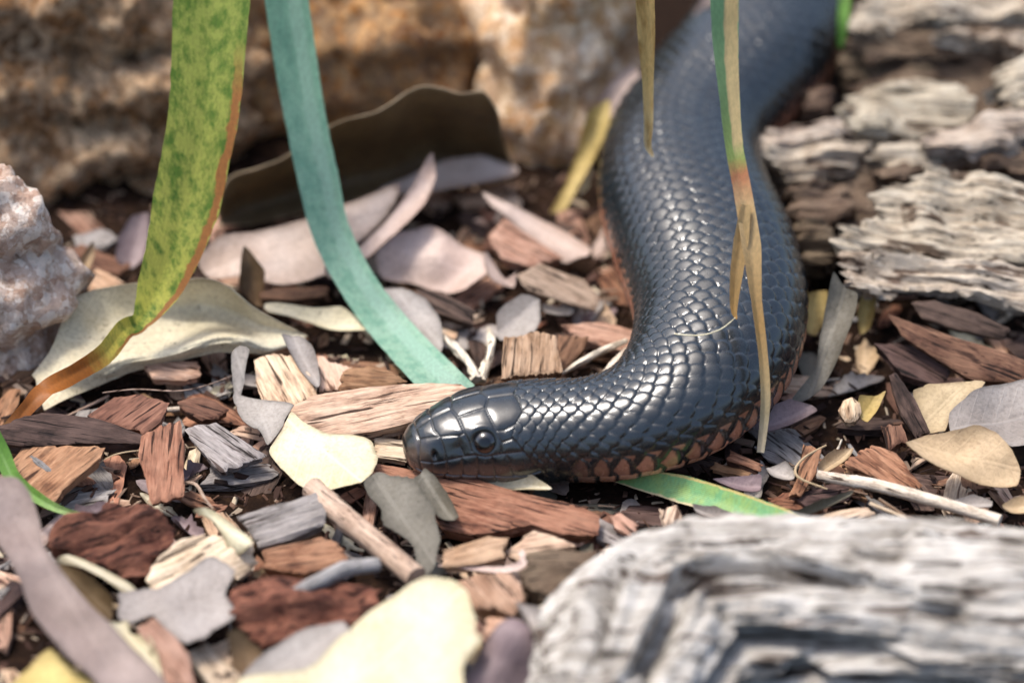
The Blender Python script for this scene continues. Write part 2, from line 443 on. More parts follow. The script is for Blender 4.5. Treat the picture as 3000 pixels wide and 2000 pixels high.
# ------------------------------------------------------------------ snake
def build_snake():
    # head sections: distance from the snout tip, half width, height above and below the axis
    HT = np.array([[0, 0, 0, 0], [.04, .30, .25, .24], [.1, .46, .40, .36], [.3, .72, .62, .56], [.6, .92, .82, .72], [1.0, 1.08, 1.00, .86],
                   [1.5, 1.22, 1.15, .98], [2.0, 1.33, 1.25, 1.08], [2.6, 1.45, 1.30, 1.15], [3.2, 1.53, 1.32, 1.2], [3.9, 1.52, 1.32, 1.22],
                   [4.7, 1.46, 1.33, 1.24], [5.6, 1.46, 1.35, 1.27]])
    CL = .36
    ctrl = [(1182, 1322, 1.38), (1300, 1298, 1.48), (1430, 1276, 1.55), (1600, 1262, 1.6), (1725, 1260, 1.66), (1865, 1230, 1.82), (1985, 1163, 2.0),
            (2078, 1050, 2.15), (2112, 900, 2.25), (2068, 737, 2.3), (2008, 580, 2.26), (1998, 460, 2.2), (2040, 350, 2.2), (2120, 255, 2.25),
            (2215, 150, 2.3), (2285, 10, 2.25), (2360, -160, 2.15), (2520, -300, 2.0), (2800, -380, 1.9)]
    wid = [None, None, None, 1.46, 1.52, 1.72, 1.98, 2.25, 2.42, 2.55, 2.45, 2.32, 2.25, 2.3, 2.36, 2.25, 2.1, 1.9, 1.7]
    pts = np.array([list(P(x, y, z)) for x, y, z in ctrl])
    fine = catmull(pts, 60)
    idx = np.linspace(0, len(ctrl)-1, len(fine))
    seg = np.linalg.norm(np.diff(fine, axis=0), axis=1); S = np.concatenate([[0], np.cumsum(seg)])
    # body half widths along the arc
    sb = np.interp(np.arange(3, len(ctrl)), idx, S); wb = np.array(wid[3:])
    TOT = S[-1]
    s = np.concatenate([.6*np.linspace(0, 1, 60)**2.0, np.arange(.6, 4.8, .0145)[1:], np.arange(4.8, 24, .034), np.arange(24, TOT, .048)])
    c = np.column_stack([np.interp(s, S, fine[:, k]) for k in range(3)])
    k = np.exp(-np.linspace(-2, 2, 41)**2); k /= k.sum()
    def sm(a):
        ap = np.pad(a, 20, mode='reflect', reflect_type='odd'); return np.convolve(ap, k, 'valid')
    un = np.arange(0, TOT, .04); cu = np.column_stack([np.interp(un, S, fine[:, j]) for j in range(3)])
    cu = np.column_stack([sm(cu[:, j]) for j in range(3)])
    c = np.column_stack([np.interp(s, un, cu[:, j]) for j in range(3)])
    tu = np.gradient(cu, axis=0); T = np.column_stack([np.interp(s, un, tu[:, j]) for j in range(3)]); T /= np.linalg.norm(T, axis=1)[:, None]
    a = np.where(s < 5.0, np.interp(s, HT[:, 0], HT[:, 1]), np.interp(s, np.concatenate([[5.0], sb[sb > 5.0]]), np.concatenate([[1.46], wb[sb > 5.0]])))
    ht = np.where(s < 5.6, np.interp(s, HT[:, 0], HT[:, 2]), np.maximum(1.35, a*.80))
    hb = np.where(s < 5.6, np.interp(s, HT[:, 0], HT[:, 3]), np.maximum(1.27, a*.74))
    # smooth the profiles away from the very tip
    def smp(v):
        u = np.interp(un, s, v); u2 = u.copy(); ap = np.pad(u, 20, mode='edge'); u2 = np.convolve(ap, k, 'valid')
        m = np.clip((s-.5)/.8, 0, 1); return v*(1-m)+np.interp(s, un, u2)*m
    a, ht, hb = smp(a), smp(ht), smp(hb)
    up = np.array([0, 0, 1.])[None]-T*T[:, 2:3]; up /= np.linalg.norm(up, axis=1)[:, None]
    side = np.cross(T, up)                 # tailward x up: points to the near side when the tail runs right
    # angles: dense on top and sides, sparse below
    NP = 400
    ph = np.linspace(-1, 1, NP, endpoint=False); ph = np.pi*(1.12*ph-.12*ph**3*np.sign(1)) if False else np.pi*ph
    PH, SS = np.meshgrid(ph, s)
    A, HTm, HBm = a[:, None], ht[:, None], hb[:, None]
    cp, sp = np.cos(PH), np.sin(PH)
    nexp = np.where(cp > 0, 2.15, 2.5)
    X = A*np.sign(sp)*np.abs(sp)**(2/nexp); Z = np.where(cp > 0, HTm, HBm)*np.sign(cp)*np.abs(cp)**(2/nexp)
    B = c[:, None, :]+side[:, None, :]*X[..., None]+up[:, None, :]*Z[..., None]
    gs = np.gradient(B, axis=0); gp = np.roll(B, -1, 1)-np.roll(B, 1, 1)
    N = np.cross(gp, gs); N /= np.linalg.norm(N, axis=2)[..., None]+1e-9
    out = (B-c[:, None, :]); N *= np.sign((N*out).sum(2))[..., None]
    # across-the-body coordinate by arc length from the spine
    dl = np.hypot(np.roll(X, -1, 1)-X, np.roll(Z, -1, 1)-Z); cum = np.concatenate([np.zeros((len(s), 1)), np.cumsum(dl, 1)[:, :-1]], 1)
    i0 = NP//2; arc = cum-cum[:, i0:i0+1]; half = cum[:, -1:]/2+1e-9
    NR = 21
    fa = np.abs(arc)/half
    rr = np.sign(arc)*np.interp(fa, [0, .50, .635, 1.0], [0, 9.5, 10.5, 13.5])            # scale rows: |rr| < NR/2 is the scaled back and flanks
    Lc = np.interp(s, [0, 4, 7, 12, 20, 60], [.40, .41, .46, .53, .56, .56])
    cc = np.concatenate([[0], np.cumsum(np.diff(s)/((Lc[1:]+Lc[:-1])/2))])
    CC = np.repeat(cc[:, None], NP, 1)
    # wavy irregularity
    best = np.full(CC.shape, -9.); bc = np.full(CC.shape, 1e9); ed = np.zeros(CC.shape); bdx = np.zeros(CC.shape); rid = np.zeros(CC.shape); brow = np.zeros(CC.shape)
    j0 = np.floor(rr+.5)
    for dj in (-1, 0, 1):
        j = j0+dj; off = .5*(np.mod(j, 2)); k0 = np.floor(CC-off)
        for dk in (-1, 0, 1):
            ck = k0+dk+off; jit = .07*np.sin(ck*12.9898+j*78.233)
            dx = CC-ck-jit; dy = rr-j
            e = .70-.50*np.abs(dy)**2.1
            cover = (dx < e) & (np.abs(dy) < 1.05) & (dx > -.8)
            ant = ck+jit
            take = cover & (ant < bc-1e-9)
            bc = np.where(take, ant, bc)
            d = e-dx
            h = .075*(dx+.3)+.022*(1-dy*dy)-.050*np.exp(-np.clip(d, 0, 9)/.05)-.03*np.clip(np.abs(dy)-.6, 0, 1)-.05*np.clip(dx-.25, 0, 1)**2
            best = np.where(take, h, best); ed = np.where(take, d, ed); bdx = np.where(take, dx, bdx); brow = np.where(take, j, brow)
            rid = np.where(take, np.mod(np.abs(np.sin(ck*127.1+j*311.7))*43758.5453, 1), rid)
    dorsal = np.where(best < -8, -.02, best)
    # belly plates
    vx = CC-np.floor(CC); vent = .035*vx-.035*np.exp(-(1-vx)/.06); vedge = 1-vx
    isv = np.abs(rr) > NR/2-.15
    body = np.where(isv, vent, dorsal); edge = np.where(isv, vedge, ed)
    # --- head plates
    PD = np.degrees(PH); ap = np.abs(PD); r_loc = np.hypot(X, Z)
    seams = [
        [(.42, 0), (1.45, 0)], [(2.42, 0), (3.15, 0)],                               # midline
        [(.40, 0), (.42, 30), (.34, 58), (.30, 80), (.34, 104)],                     # rostral
        [(.86, 0), (.84, 24), (.95, 40)], [(.42, 30), (.95, 40), (1.45, 46), (1.6, 44)],
        [(1.42, 0), (1.52, 18), (1.6, 44)], [(1.52, 18), (2.3, 15), (2.45, 0)],       # frontal
        [(2.3, 15), (2.42, 36), (2.5, 47)],                                          # supraocular / parietal
        [(3.15, 0), (3.28, 10), (3.34, 26), (3.1, 40), (2.75, 47), (2.5, 47)],       # parietal rear
        [(3.1, 40), (2.95, 58), (3.3, 68)], [(2.5, 47), (2.62, 62), (2.6, 76)], [(2.62, 62), (2.95, 58)],
        [(2.6, 76), (3.2, 74), (3.6, 80)], [(3.3, 68), (3.2, 74)],
        [(1.6, 44), (1.66, 56), (1.7, 70)], [(1.45, 46), (1.4, 62), (1.48, 76)], [(.95, 40), (.98, 60), (1.0, 80)],
        [(.30, 82), (.7, 84), (1.0, 81), (1.48, 77), (1.75, 76), (2.1, 79), (2.6, 76)],   # top of the lip plates
        [(.62, 84), (.60, 107)], [(1.02, 81), (1.0, 107)], [(1.42, 78), (1.42, 107)], [(1.85, 77), (1.86, 107)], [(2.3, 78), (2.4, 107)], [(2.75, 78), (2.95, 106)],
        [(.9, 110), (.95, 135)], [(1.35, 110), (1.4, 135)], [(1.8, 110), (1.9, 135)], [(2.35, 110), (2.5, 135)],
    ]
    mouth = [(.22, 112), (.8, 109), (1.6, 108), (2.4, 107), (3.2, 105), (3.75, 98)]
    hm = np.where(s < 4.6)[0]; sh = SS[hm]; aph = ap[hm]; rl = np.maximum(r_loc[hm], .15)
    def dist_to(pl):
        best_ = np.full(sh.shape, 9.)
        for (s0, p0), (s1, p1) in zip(pl[:-1], pl[1:]):
            pm = (p0+p1)/2; kx = rl*math.pi/180
            vx_, vy_ = (s1-s0), (p1-p0)*kx; wx, wy = sh-s0, (aph-p0)*kx
            t = np.clip((wx*vx_+wy*vy_)/(vx_**2+vy_**2+1e-9), 0, 1)
            best_ = np.minimum(best_, np.hypot(wx-t*vx_, wy-t*vy_))
        return best_
    ds = np.full(sh.shape, 9.)
    for pl in seams: ds = np.minimum(ds, dist_to(pl))
    dm = dist_to(mouth)
    SE, PE = 2.12, 60.0
    de = np.hypot(sh-SE, (aph-PE)*rl*math.pi/180)
    plate = -.030*np.exp(-(ds/.026)**2)+.018*(1-np.exp(-(ds/.13)**2)) - .055*np.exp(-(dm/.035)**2)
    plate += -.13*np.exp(-(de/.30)**4) + .022*np.exp(-((de-.46)/.09)**2) * np.clip((PE+14-aph)/18, .15, 1)
    plate += .05*np.exp(-((aph-42)/9)**2)*np.exp(-((sh-1.7)/.9)**2)                      # brow ridge
    plate -= .06*np.exp(-((aph-66)/12)**2)*np.exp(-((sh-1.35)/.3)**2)                    # hollow before the eye
    plate += .05*np.exp(-((aph-92)/12)**2)*np.exp(-((sh-2.9)/.8)**2)                     # cheek
    nos = np.hypot((sh-.72)*1.6, (aph-70)*rl*math.pi/180*.75); plate -= .12*np.exp(-(nos/.10)**2)
    plate *= np.clip(sh/.12, 0, 1)
    sbnd = np.interp(aph, [0, 12, 26, 40, 55, 78, 98, 112, 135, 180], [3.16, 3.28, 3.34, 3.1, 2.96, 3.35, 3.8, 3.9, 2.9, 2.3])
    ishead = np.zeros(CC.shape, bool); ishead[hm] = sh < sbnd
    pf = np.zeros(CC.shape); pf[hm] = plate
    amp = np.interp(SS, [2.5, 5, 10, 16], [.75, .9, 1.25, 1.7])
    disp = np.where(ishead, pf, body*amp)
    V = B+N*disp[..., None]
    # --- colour: black, with orange-red lower flanks edged in black
    C = np.zeros(CC.shape+(3,))
    v = (.75+.5*rid)
    base = np.array([.0100, .0138, .0160]); C[:] = base
    C = C*v[..., None]
    dust = np.exp(-np.abs(edge-.02)/.05)*np.where(isv, 0, 1)
    C *= (1-.6*np.exp(-np.clip(edge, 0, 9)/.10))[..., None]
    C += (np.array([.03, .028, .025])*dust[..., None])*.35
    orange = np.array([.84, .35, .19]); cream = np.array([.80, .42, .26])
    low = np.clip((np.abs(brow)-(NR//2-.5)), 0, 1) * (~isv)
    onm = low*np.clip((edge-.25)/.05, 0, 1)*(np.abs(rr-brow*1.0) < .85)
    row2 = (np.abs(brow) > NR//2-1.5) & (np.abs(brow) < NR//2-.5) & (~isv)
    onm = np.maximum(onm, row2*(edge > .46)*(np.abs(rr) > NR//2-1.0)*.35)
    vm = isv*np.clip((vedge-.20)/.06, 0, 1)*(np.abs(rr) < NR/2+6)
    fade = np.clip((SS-4.6)/1.6, 0, 1)
    mixo = np.clip(np.maximum(onm, vm), 0, 1)*fade
    oc = np.where(isv[..., None], cream, orange)*(.85+.3*rid[..., None])
    C = C*(1-mixo[..., None])+oc*mixo[..., None]
    # brownish lips, chin and snout
    brown = np.array([.15, .098, .072])
    lip = np.zeros(CC.shape); lip[hm] = np.clip((aph-86)/16, 0, 1)*np.clip((3.4-sh)/.8, 0, 1)*.8 + .75*np.clip((.75-sh)/.5, 0, 1)*np.clip((aph-25)/40, 0, 1)
    lip = np.clip(lip, 0, .9)*ishead
    C = C*(1-lip[..., None])+brown*lip[..., None]
    gr = np.zeros(CC.shape); gr[hm] = np.exp(-(ds/.028)**2)*.6*(aph < 110); gr *= ishead
    C = C*(1-gr[..., None])+np.array([.03, .027, .025])*gr[..., None]
    darkm = np.zeros(CC.shape); darkm[hm] = np.clip(np.exp(-(nos/.09)**2)+np.exp(-(dm/.03)**2)*.8+np.exp(-(de/.34)**6)*.8, 0, 1)
    C *= (1-.85*darkm[..., None])
    ns = len(s)
    idg = np.arange(ns*NP).reshape(ns, NP)
    q = np.stack([idg[:-1], np.roll(idg, -1, 1)[:-1], np.roll(idg, -1, 1)[1:], idg[1:]], -1).reshape(-1, 4)
    q = q[NP:]                                        # ring 0 is a point: fan instead
    VV = V.reshape(-1, 3); fan = [[0, idg[1][(i+1) % NP], idg[1][i]] for i in range(NP)]
    endc = len(VV); VV = np.vstack([VV, c[-1:]])
    fan2 = [[endc, int(idg[-1][i]), int(idg[-1][(i+1) % NP])] for i in range(NP)]
    org = np.array([c[ns//2][0], c[ns//2][1], .3])
    F = q[:, ::-1].tolist()+[[int(x) for x in f] for f in fan]+fan2
    me = mesh('body', VV-org, F, True)
    colr = np.concatenate([C.reshape(-1, 3), C.reshape(-1, 3)[-1:]]); rgba = np.column_stack([colr, np.ones(len(colr))]).astype(np.float32)
    at = me.attributes.new('skin', 'FLOAT_COLOR', 'POINT'); at.data.foreach_set('color', rgba.ravel())
    m = NT('snake_skin'); ca = col_attr(m, 'skin'); co = m.coord(offs=False)
    f = m.noise(co, 14, 5, .7)
    col = m.mix(.5, ca.outputs['Color'], m.ramp(m.noise(co, 5, 5, .7), [(.3, (.55, .55, .55, 1)), (.7, (1.3, 1.3, 1.3, 1))]), 'MULTIPLY')
    rg = m.math('ADD', m.math('MULTIPLY', m.noise(co, 2.5, 6, .7), .34), .08)
    mat = m.fin(col, rg, m.bump(f, .10, .012), .8)
    root = empty('snake', org, 'glossy black snake with orange-red lower flanks lying coiled over the wood chips', 'snake')
    bo = link('body', me, mat, root)
    # eyes
    em = NT('eye_black'); eco = em.coord(offs=False); em.fin((.008, .007, .008, 1), .06, None, .7)
    em.b.inputs['Coat Weight'].default_value = .6; em.b.inputs['Coat Roughness'].default_value = .03
    pm = NT('pupil_black').fin((.002, .002, .002, 1), .05, None, .6)
    i = int(np.argmin(abs(s-SE)))
    for sg in (1, -1):
        jx = int(np.argmin(abs(ph*180/np.pi-sg*PE)))
        n_ = N[i, jx]; cen = B[i, jx]-n_*.20
        Vs, Fs = ico(4)
        # slightly flattened ball with its pole along the outward direction
        q_ = Vector(n_).to_track_quat('Z', 'Y').to_matrix(); Vr = (np.array(q_) @ (Vs*np.array([.355, .355, .33])).T).T
        eo = link('eye', mesh('eye', Vr, Fs), em.m, root); eo.location = (Vector(cen)-Vector(org))*CM
        # pupil cap standing just proud of the ball
        Vp = np.array([v for v in Vs]); Vp = Vs*np.array([.17, .17, .03])+np.array([0, 0, .315])
        po = link('pupil', mesh('pupil', (np.array(q_) @ Vp.T).T, Fs), pm, eo)
    return dict(c=c, s=s, a=a, S=SS, V=V)
snake = build_snake()
# ------------------------------------------------------------------ ground
def gz(x, y): return .12*nz(x*.5, y*.5, 2)+.05*nz(x*1.6, y*1.6, 7)
def build_ground():
    ax = np.concatenate([-np.geomspace(4000, 26, 9), np.linspace(-24, 24, 150), np.geomspace(26, 4000, 9)])
    V = [(x, y, gz(x, y) if abs(x) < 30 and abs(y) < 30 else 0) for y in ax for x in ax]
    n = len(ax); F = [[j*n+i, j*n+i+1, (j+1)*n+i+1, (j+1)*n+i] for j in range(n-1) for i in range(n-1)]
    m = NT('dark_soil'); co = m.coord(offs=False)
    c = m.ramp(m.noise(co, 2.5, 7, .7), [(.3, hx('150e0a')), (.55, hx('2b1d14')), (.75, hx('4a3524'))])
    mat = m.fin(c, .95, m.bump(m.noise(co, 6, 7, .75), .9, .2), .1)
    o = link('ground', mesh('ground', V, F), mat); tag(o, 'dark damp soil under the litter', None, None, 'structure')
build_ground()

# ------------------------------------------------------------------ rocks
ROCK_A = rockm('brown_rock', ('50311c', 'b78555', 'd2a67a', 'e8caa6'), ('ead0ae', '5c4836'), 1.0, .9)
ROCK_B = rockm('rusty_rock', ('703f20', 'be8145', 'd49a5e', 'e4bd92'), ('ecc590', '8a7c6c'), 1.25, .9)
ROCK_C = rockm('pale_rock', ('80695a', 'baa08c', 'd2bcaa', 'e8dccc'), ('f0e6da', '9c7660'), 1.0, .7)
ROCK_D = rockm('streaked_rock', ('95673c', 'cba06c', 'dfbf96', 'f0dfc8'), ('f2e2ca', 'ac7644'), .9, .6)
def rock(label, cen, rad, mat, seed, amp=1.0, rot=0, sub=6, ridge=.5, streak=None):
    V, F = ico(sub); out = []
    ca, sa = math.cos(R(rot)), math.sin(R(rot))
    for v in V:
        p = Vector(v)
        q = Vector((p.x*rad[0], p.y*rad[1], p.z*rad[2]))
        a = noise.fractal(q*.20+Vector((seed, 0, 0)), .8, 2.1, 4)
        b = noise.ridged_multi_fractal(q*.30+Vector((0, seed, 0)), .8, 2.3, 6, .9, 2.0)
        c_ = noise.hybrid_multi_fractal(q*.75+Vector((0, 0, seed)), .6, 2.2, 6, .3, 1.5)
        e_ = noise.fractal(q*2.2+Vector((seed, 0, seed)), .6, 2.2, 4)
        zz = (q.z+.9*nz(q.x*.35, q.y*.35, seed)+.3*nz(q.x, q.y, seed))*.42; st = (zz-math.floor(zz))
        q = q + p.normalized()*amp*(1.2*a+ridge*(b-1.2)*1.2+.6*(c_-.5)+.22*e_-.7*st**2)
        if streak:
            q += p.normalized()*.35*nz(q.x*1.6+seed, q.y*1.6, q.z*.25)
        out.append((q.x*ca-q.y*sa, q.x*sa+q.y*ca, q.z))
    out = np.array(out)
    out[:, 2] = np.maximum(out[:, 2]+cen[2], -.6)
    o = link('rock', mesh('rock', out, F), mat); o.location = Vector((cen[0], cen[1], 0))*CM
    return tag(o, label, 'rock', 'rocks')
def at(px, py, h=0, dy=0, z=0):
    p = P(px, py, h); return (p.x, p.y+dy, z)
rock('rough brown rock with a dark overhang standing behind the yellowing strap leaf', at(190, 640, 0, 7.6, -2.0), (7.2, 7.4, 11.5), ROCK_A, 3.3, 1.25)
rock('rust-orange speckled rock standing behind the big curled brown leaf', at(1060, 500, 0, 8.2, -2.0), (7.2, 7.0, 11.5), ROCK_B, 11.7, .8)
rock('tan rock with pale vertical streaks beside the snake body', at(1640, 540, 0, 5.4, -1.5), (3.2, 4.8, 11.5), ROCK_D, 21.2, .5, streak=True)
rock('pale pinkish grey rock beside the speckled cream leaf', at(20, 1130, 0, 1.9, 1.6), (2.0, 1.9, 4.6), ROCK_C, 31.9, .5, sub=5)

# ------------------------------------------------------------------ weathered wood
W_LOG = wood('log_grey', '40372f', '968e84', 'd0cbc4', 7, .5, 1.0, .41, .05)
W_ROT = wood('log_tan', '55453a', '9f8e79', 'd2c6b4', 6, .7, 1.0, .39, .08)
W_ROTD = wood('log_brown', '2c2019', '5c4a3b', '84735f', 6, .8, 1.0, .38, .08)
def build_front_log():
    # bent, deeply furrowed piece of driftwood lying across the near right corner
    path = [(1570, 2400, .9), (1800, 2080, 1.5), (1965, 1835, 1.8), (2220, 1785, 1.9), (2500, 1785, 2.0), (2900, 1815, 2.0), (3400, 1850, 2.0)]
    p = catmull([list(P(x, y, z)) for x, y, z in path], 60); m = len(p); seg = 320
    rad = np.interp(np.linspace(0, 1, m), [0, .12, .26, .5, 1], [.9, 1.9, 2.65, 2.65, 2.65])
    T = np.gradient(p, axis=0); T /= np.linalg.norm(T, axis=1)[:, None]
    S = np.concatenate([[0], np.cumsum(np.linalg.norm(np.diff(p, axis=0), axis=1))])
    V = []
    for i in range(m):
        s_ = np.cross(T[i], (0, 0, 1)); s_ /= np.linalg.norm(s_); u_ = np.cross(s_, T[i])
        for j in range(seg):
            a = 2*math.pi*j/seg; x = S[i]; ca, sa = math.cos(a), math.sin(a)
            w1 = .5*nz(x*.16, ca*.9, sa*.9+5); cw, sw = math.cos(a+w1*.5), math.sin(a+w1*.5)
            g = noise.ridged_multi_fractal(Vector((x*.11+4, cw*2.6, sw*2.6)), .8, 2.3, 6, .9, 2.0)-1.0
            f1 = nz(x*.25+9, cw*5.5, sw*5.5); f2 = nz(x*.45+2, cw*13, sw*13); f3 = nz(x*.8+7, cw*28, sw*28); f4 = fr(x*1.3, ca*5, sa*5, 4)
            n1 = nz(x*.13+17, cw*3.6+1.1, sw*3.6)+.35*nz(x*.5, cw*6, sw*6)
            deep = -min(1.3, max(0., n1-.16)*4.5)
            rr = rad[i]*(1+.03*f1)+.16*g+.13*f1+.10*f2+.06*f3+.11*f4+deep
            V.append(p[i]+s_*(ca*rr*1.12)+u_*(sa*rr*.78))
    F = [[i*seg+j, i*seg+(j+1) % seg, (i+1)*seg+(j+1) % seg, (i+1)*seg+j] for i in range(m-1) for j in range(seg)]
    V.append(p[0]); V.append(p[-1]); k = len(V)
    F += [[j, k-2, (j+1) % seg] for j in range(seg)]+[[(m-1)*seg+j, (m-1)*seg+(j+1) % seg, k-1] for j in range(seg)]
    o = local_obj('driftwood_log', V, F, W_LOG)
    tag(o, 'grey furrowed log lying in front of the green striped blade', 'log')
build_front_log()
def lump(name, px_poly, mat, z0, thick, tx=0, ty=0, ax=0, parent=None, grain=.16, gs=1.1, rag=.16, wav=.3, label=None, cat=None, group=None, res=.10, edge=.05):
    return slab(name, label, cat, px_poly, mat, z0, tx, ty, thick, ax=ax, parent=parent, grain=grain, gs=gs, rag=rag, wav=wav, edge=edge, res=res, taper=.08, group=group)
lump('wood_stub', [(1525, 1690), (1545, 1625), (1620, 1605), (1700, 1605), (1745, 1600), (1750, 1650), (1735, 1700), (1700, 1740), (1620, 1735), (1560, 1712)], W_ROTD, .2, 1.5, 14, 0, 4,
     label='grey-brown cracked block of old wood against the end of the furrowed log', cat='wood block', grain=.1)
rot = empty('rotten_log', P(2700, 700, 0), 'pale crumbling rotten log in ragged layers beside the snake body', 'log')
core = [(2350, 560), (2500, 300), (2560, 60), (2700, -60), (3080, -80), (3080, 820), (2800, 800), (2560, 760), (2420, 720)]
lump('core', core, W_ROTD, .2, 1.0, 8, 0, -4, rot, .3, 1.2, .3, .6, res=.15)
def layer(poly, m, z0, th, tx, ty=0, ax=-4, grain=.2, gs=1.9, rag=.3, wav=.45):
    lump('wood_layer', poly, m, z0, th, tx, ty, ax, rot, grain, gs, rag, wav)
layer([(2442, 668), (2500, 650), (2590, 640), (2560, 600), (2554, 560), (2647, 540), (2714, 490), (2826, 485), (2893, 504), (3090, 540), (3090, 790), (2900, 770), (2700, 745), (2560, 740), (2470, 745)], W_ROT, 1.5, .6, 27, 3, -8)
layer([(2455, 748), (2560, 735), (2700, 740), (2900, 765), (3090, 795), (3090, 890), (3000, 885), (2848, 846), (2670, 832), (2560, 838), (2478, 840)], W_ROT, 1.2, .8, 30, 0, -8, .22)
layer([(2318, 545), (2400, 520), (2490, 530), (2500, 600), (2440, 660), (2330, 640)], W_ROTD, .7, 1.3, 30, 0, 3)
layer([(2325, 650), (2440, 655), (2450, 700), (2440, 775), (2370, 780), (2325, 700)], W_ROTD, .4, 1.3, 35, 0, 3)
layer([(2223, 405), (2312, 372), (2400, 350), (2470, 345), (2500, 380), (2440, 405), (2340, 415), (2260, 440), (2230, 440)], W_ROT, 1.9, .7, 20, 6, 6, .2, 2.4, .35)
layer([(2232, 440), (2330, 418), (2430, 412), (2540, 428), (2500, 495), (2402, 515), (2290, 515), (2236, 480)], W_ROT, .6, 1.6, 30, 0, 2, .26, 2.4, .35)
layer([(2535, 465), (2580, 432), (2690, 410), (2770, 425), (2725, 460), (2625, 478)], W_ROT, 2.0, .5, 15, -6, 6, .1)
layer([(2464, 304), (2513, 263), (2603, 241), (2692, 231), (2781, 252), (2830, 286), (2862, 330), (2790, 360), (2700, 372), (2580, 375), (2480, 360), (2500, 335)], W_ROT, 1.9, 1.0, 18, 0, -2, .12, 1.4, .2)
layer([(2446, 386), (2490, 362), (2600, 378), (2720, 376), (2740, 400), (2640, 412), (2536, 410)], W_ROT, 1.7, .6, 20, 0, -3, .14)
layer([(2893, 241), (2945, 195), (3090, 150), (3090, 300), (2990, 320), (2930, 310), (2930, 262)], W_ROT, 2.4, .8, 20, 0, 8, .16)
layer([(2714, 405), (2762, 366), (2862, 345), (2960, 318), (3090, 310), (3090, 410), (2973, 380), (2960, 425), (2893, 440), (2732, 452)], W_ROT, 1.9, 1.0, 22, 0, 6, .18)
layer([(2737, 106), (2800, 88), (2900, 92), (3090, 100), (3090, 175), (2965, 142), (2880, 112), (2790, 118)], W_ROT, 3.0, .5, 14, 0, -4, .1)
layer([(2488, 75), (2520, 15), (2600, -40), (3090, -70), (3090, 60), (2900, 40), (2760, 62), (2650, 50), (2560, 80), (2500, 100)], W_ROT, 3.0, .9, 14, 0, -3)
layer([(2480, 130), (2560, 85), (2660, 65), (2760, 80), (2900, 70), (3090, 90), (3090, 200), (2900, 175), (2700, 165), (2560, 190)], W_ROTD, 1.6, 1.6, 40, 0, -3)
layer([(2350, 290), (2400, 262), (2440, 275), (2420, 330), (2360, 335)], W_ROTD, .8, 1.2, 15, 0, 10, .2, 2.0, .15)
layer([(2470, 200), (2500, 160), (2700, 170), (2850, 205), (2890, 245), (2650, 222), (2500, 245)], W_ROTD, 1.2, 1.3, 30, 0, -3)
layer([(2560, 505), (2640, 470), (2760, 458), (2900, 450), (3090, 430), (3090, 530), (2890, 490), (2720, 480), (2640, 530)], W_ROTD, 1.0, 1.2, 25, 0, 4)
# ------------------------------------------------------------------ litter materials
W_RED = wood('chip_red', '3a231a', '82583f', 'b38a6c', 8)
W_DRED = wood('chip_dark_red', '241713', '5a3c2e', '8a6852', 8)
W_TAN = wood('chip_tan', '5a3d2c', 'a17c62', 'cbab92', 8)
W_PINK = wood('chip_pink', '6a4b3b', 'b6957a', 'dac2a8', 8)
W_GREY = wood('chip_grey', '38332f', '77706b', 'a49d98', 8)
W_DARK = wood('chip_dark', '1a1311', '40302a', '66524a', 8)
W_PALE = wood('chip_pale', '7c654d', 'bba286', 'dccbb4', 9)
W_BARK = wood('bark_red', '20120d', '5a3426', '93664f', 3.0, .8, 1.3, .40)
W_STICK = wood('stick_tan', '5d4a3c', '98806c', 'bca692', 8, 1.3, .4, .2)
W_STICKG = wood('stick_grey', '3a3836', '74716f', 'a29e9a', 8, 1.3, .5, .25)
W_STICKW = wood('stick_white', '8c7e6c', 'c2b5a0', 'e0d7c6', 6, 1.2, .4, .2)
L_CREAM = leafm('leaf_cream', 'e9e1c4', 'd2c6a2', '5e4a30', .36)
L_CREAM2 = leafm('leaf_pale_cream', 'dfd6ba', 'c8bb95', '806b46', .33, veins=.6)
L_PINK = leafm('leaf_pinkish', 'd3bfb2', 'b09685', '6a5244', .32)
L_GREY = leafm('leaf_grey', 'b9b0a8', '968c83', '4f4740', .33)
L_MAUVE = leafm('leaf_mauve', 'a08d8d', '7d6a6c', '4b3b38', .3)
L_OLIVE = leafm('leaf_olive_grey', '847f72', '635e50', '3b362b', .34)
L_BROWN = leafm('leaf_brown', '8a7152', '6a5236', '38291a', .33)
L_TAN = leafm('leaf_tan', 'd0b894', 'b39a76', '6b5236', .31)
L_YEL = leafm('leaf_yellow', 'd6c07a', 'b29a58', '6e5428', .33)
L_DKBR = leafm('leaf_dark_brown', '86724f', '64533a', '33271a', .33, trans=.3, rimc='d8c6a4')
L_STRAP = leafm('leaf_brown_grey', 'a5938a', '85736a', '4d4038', .25)

def chip(label, poly, mat, z0=.35, thick=.35, tx=6, ty=0, ax=None, name='wood_chip', cat='wood chip', group='wood chips', **k):
    r_ = random.Random(label); tx += r_.uniform(-3, 9); ty += r_.uniform(-11, 11)
    return slab(name, label, cat, poly, mat, z0, tx, ty, thick, ax=ax, group=group, **k)
def leaf(label, poly, mat, z0=.5, tx=10, ty=0, ax=None, cup=.15, curl=.1, wav=.12, group='fallen leaves', name='fallen_leaf', **k):
    r_ = random.Random(label); ty += r_.uniform(-9, 9)
    return slab(name, label, 'leaf', poly, mat, z0, tx, ty, .03, ax=ax, leaf=True, cup=cup*1.5, curl=curl*1.5, wav=wav*1.8, group=group, **k)

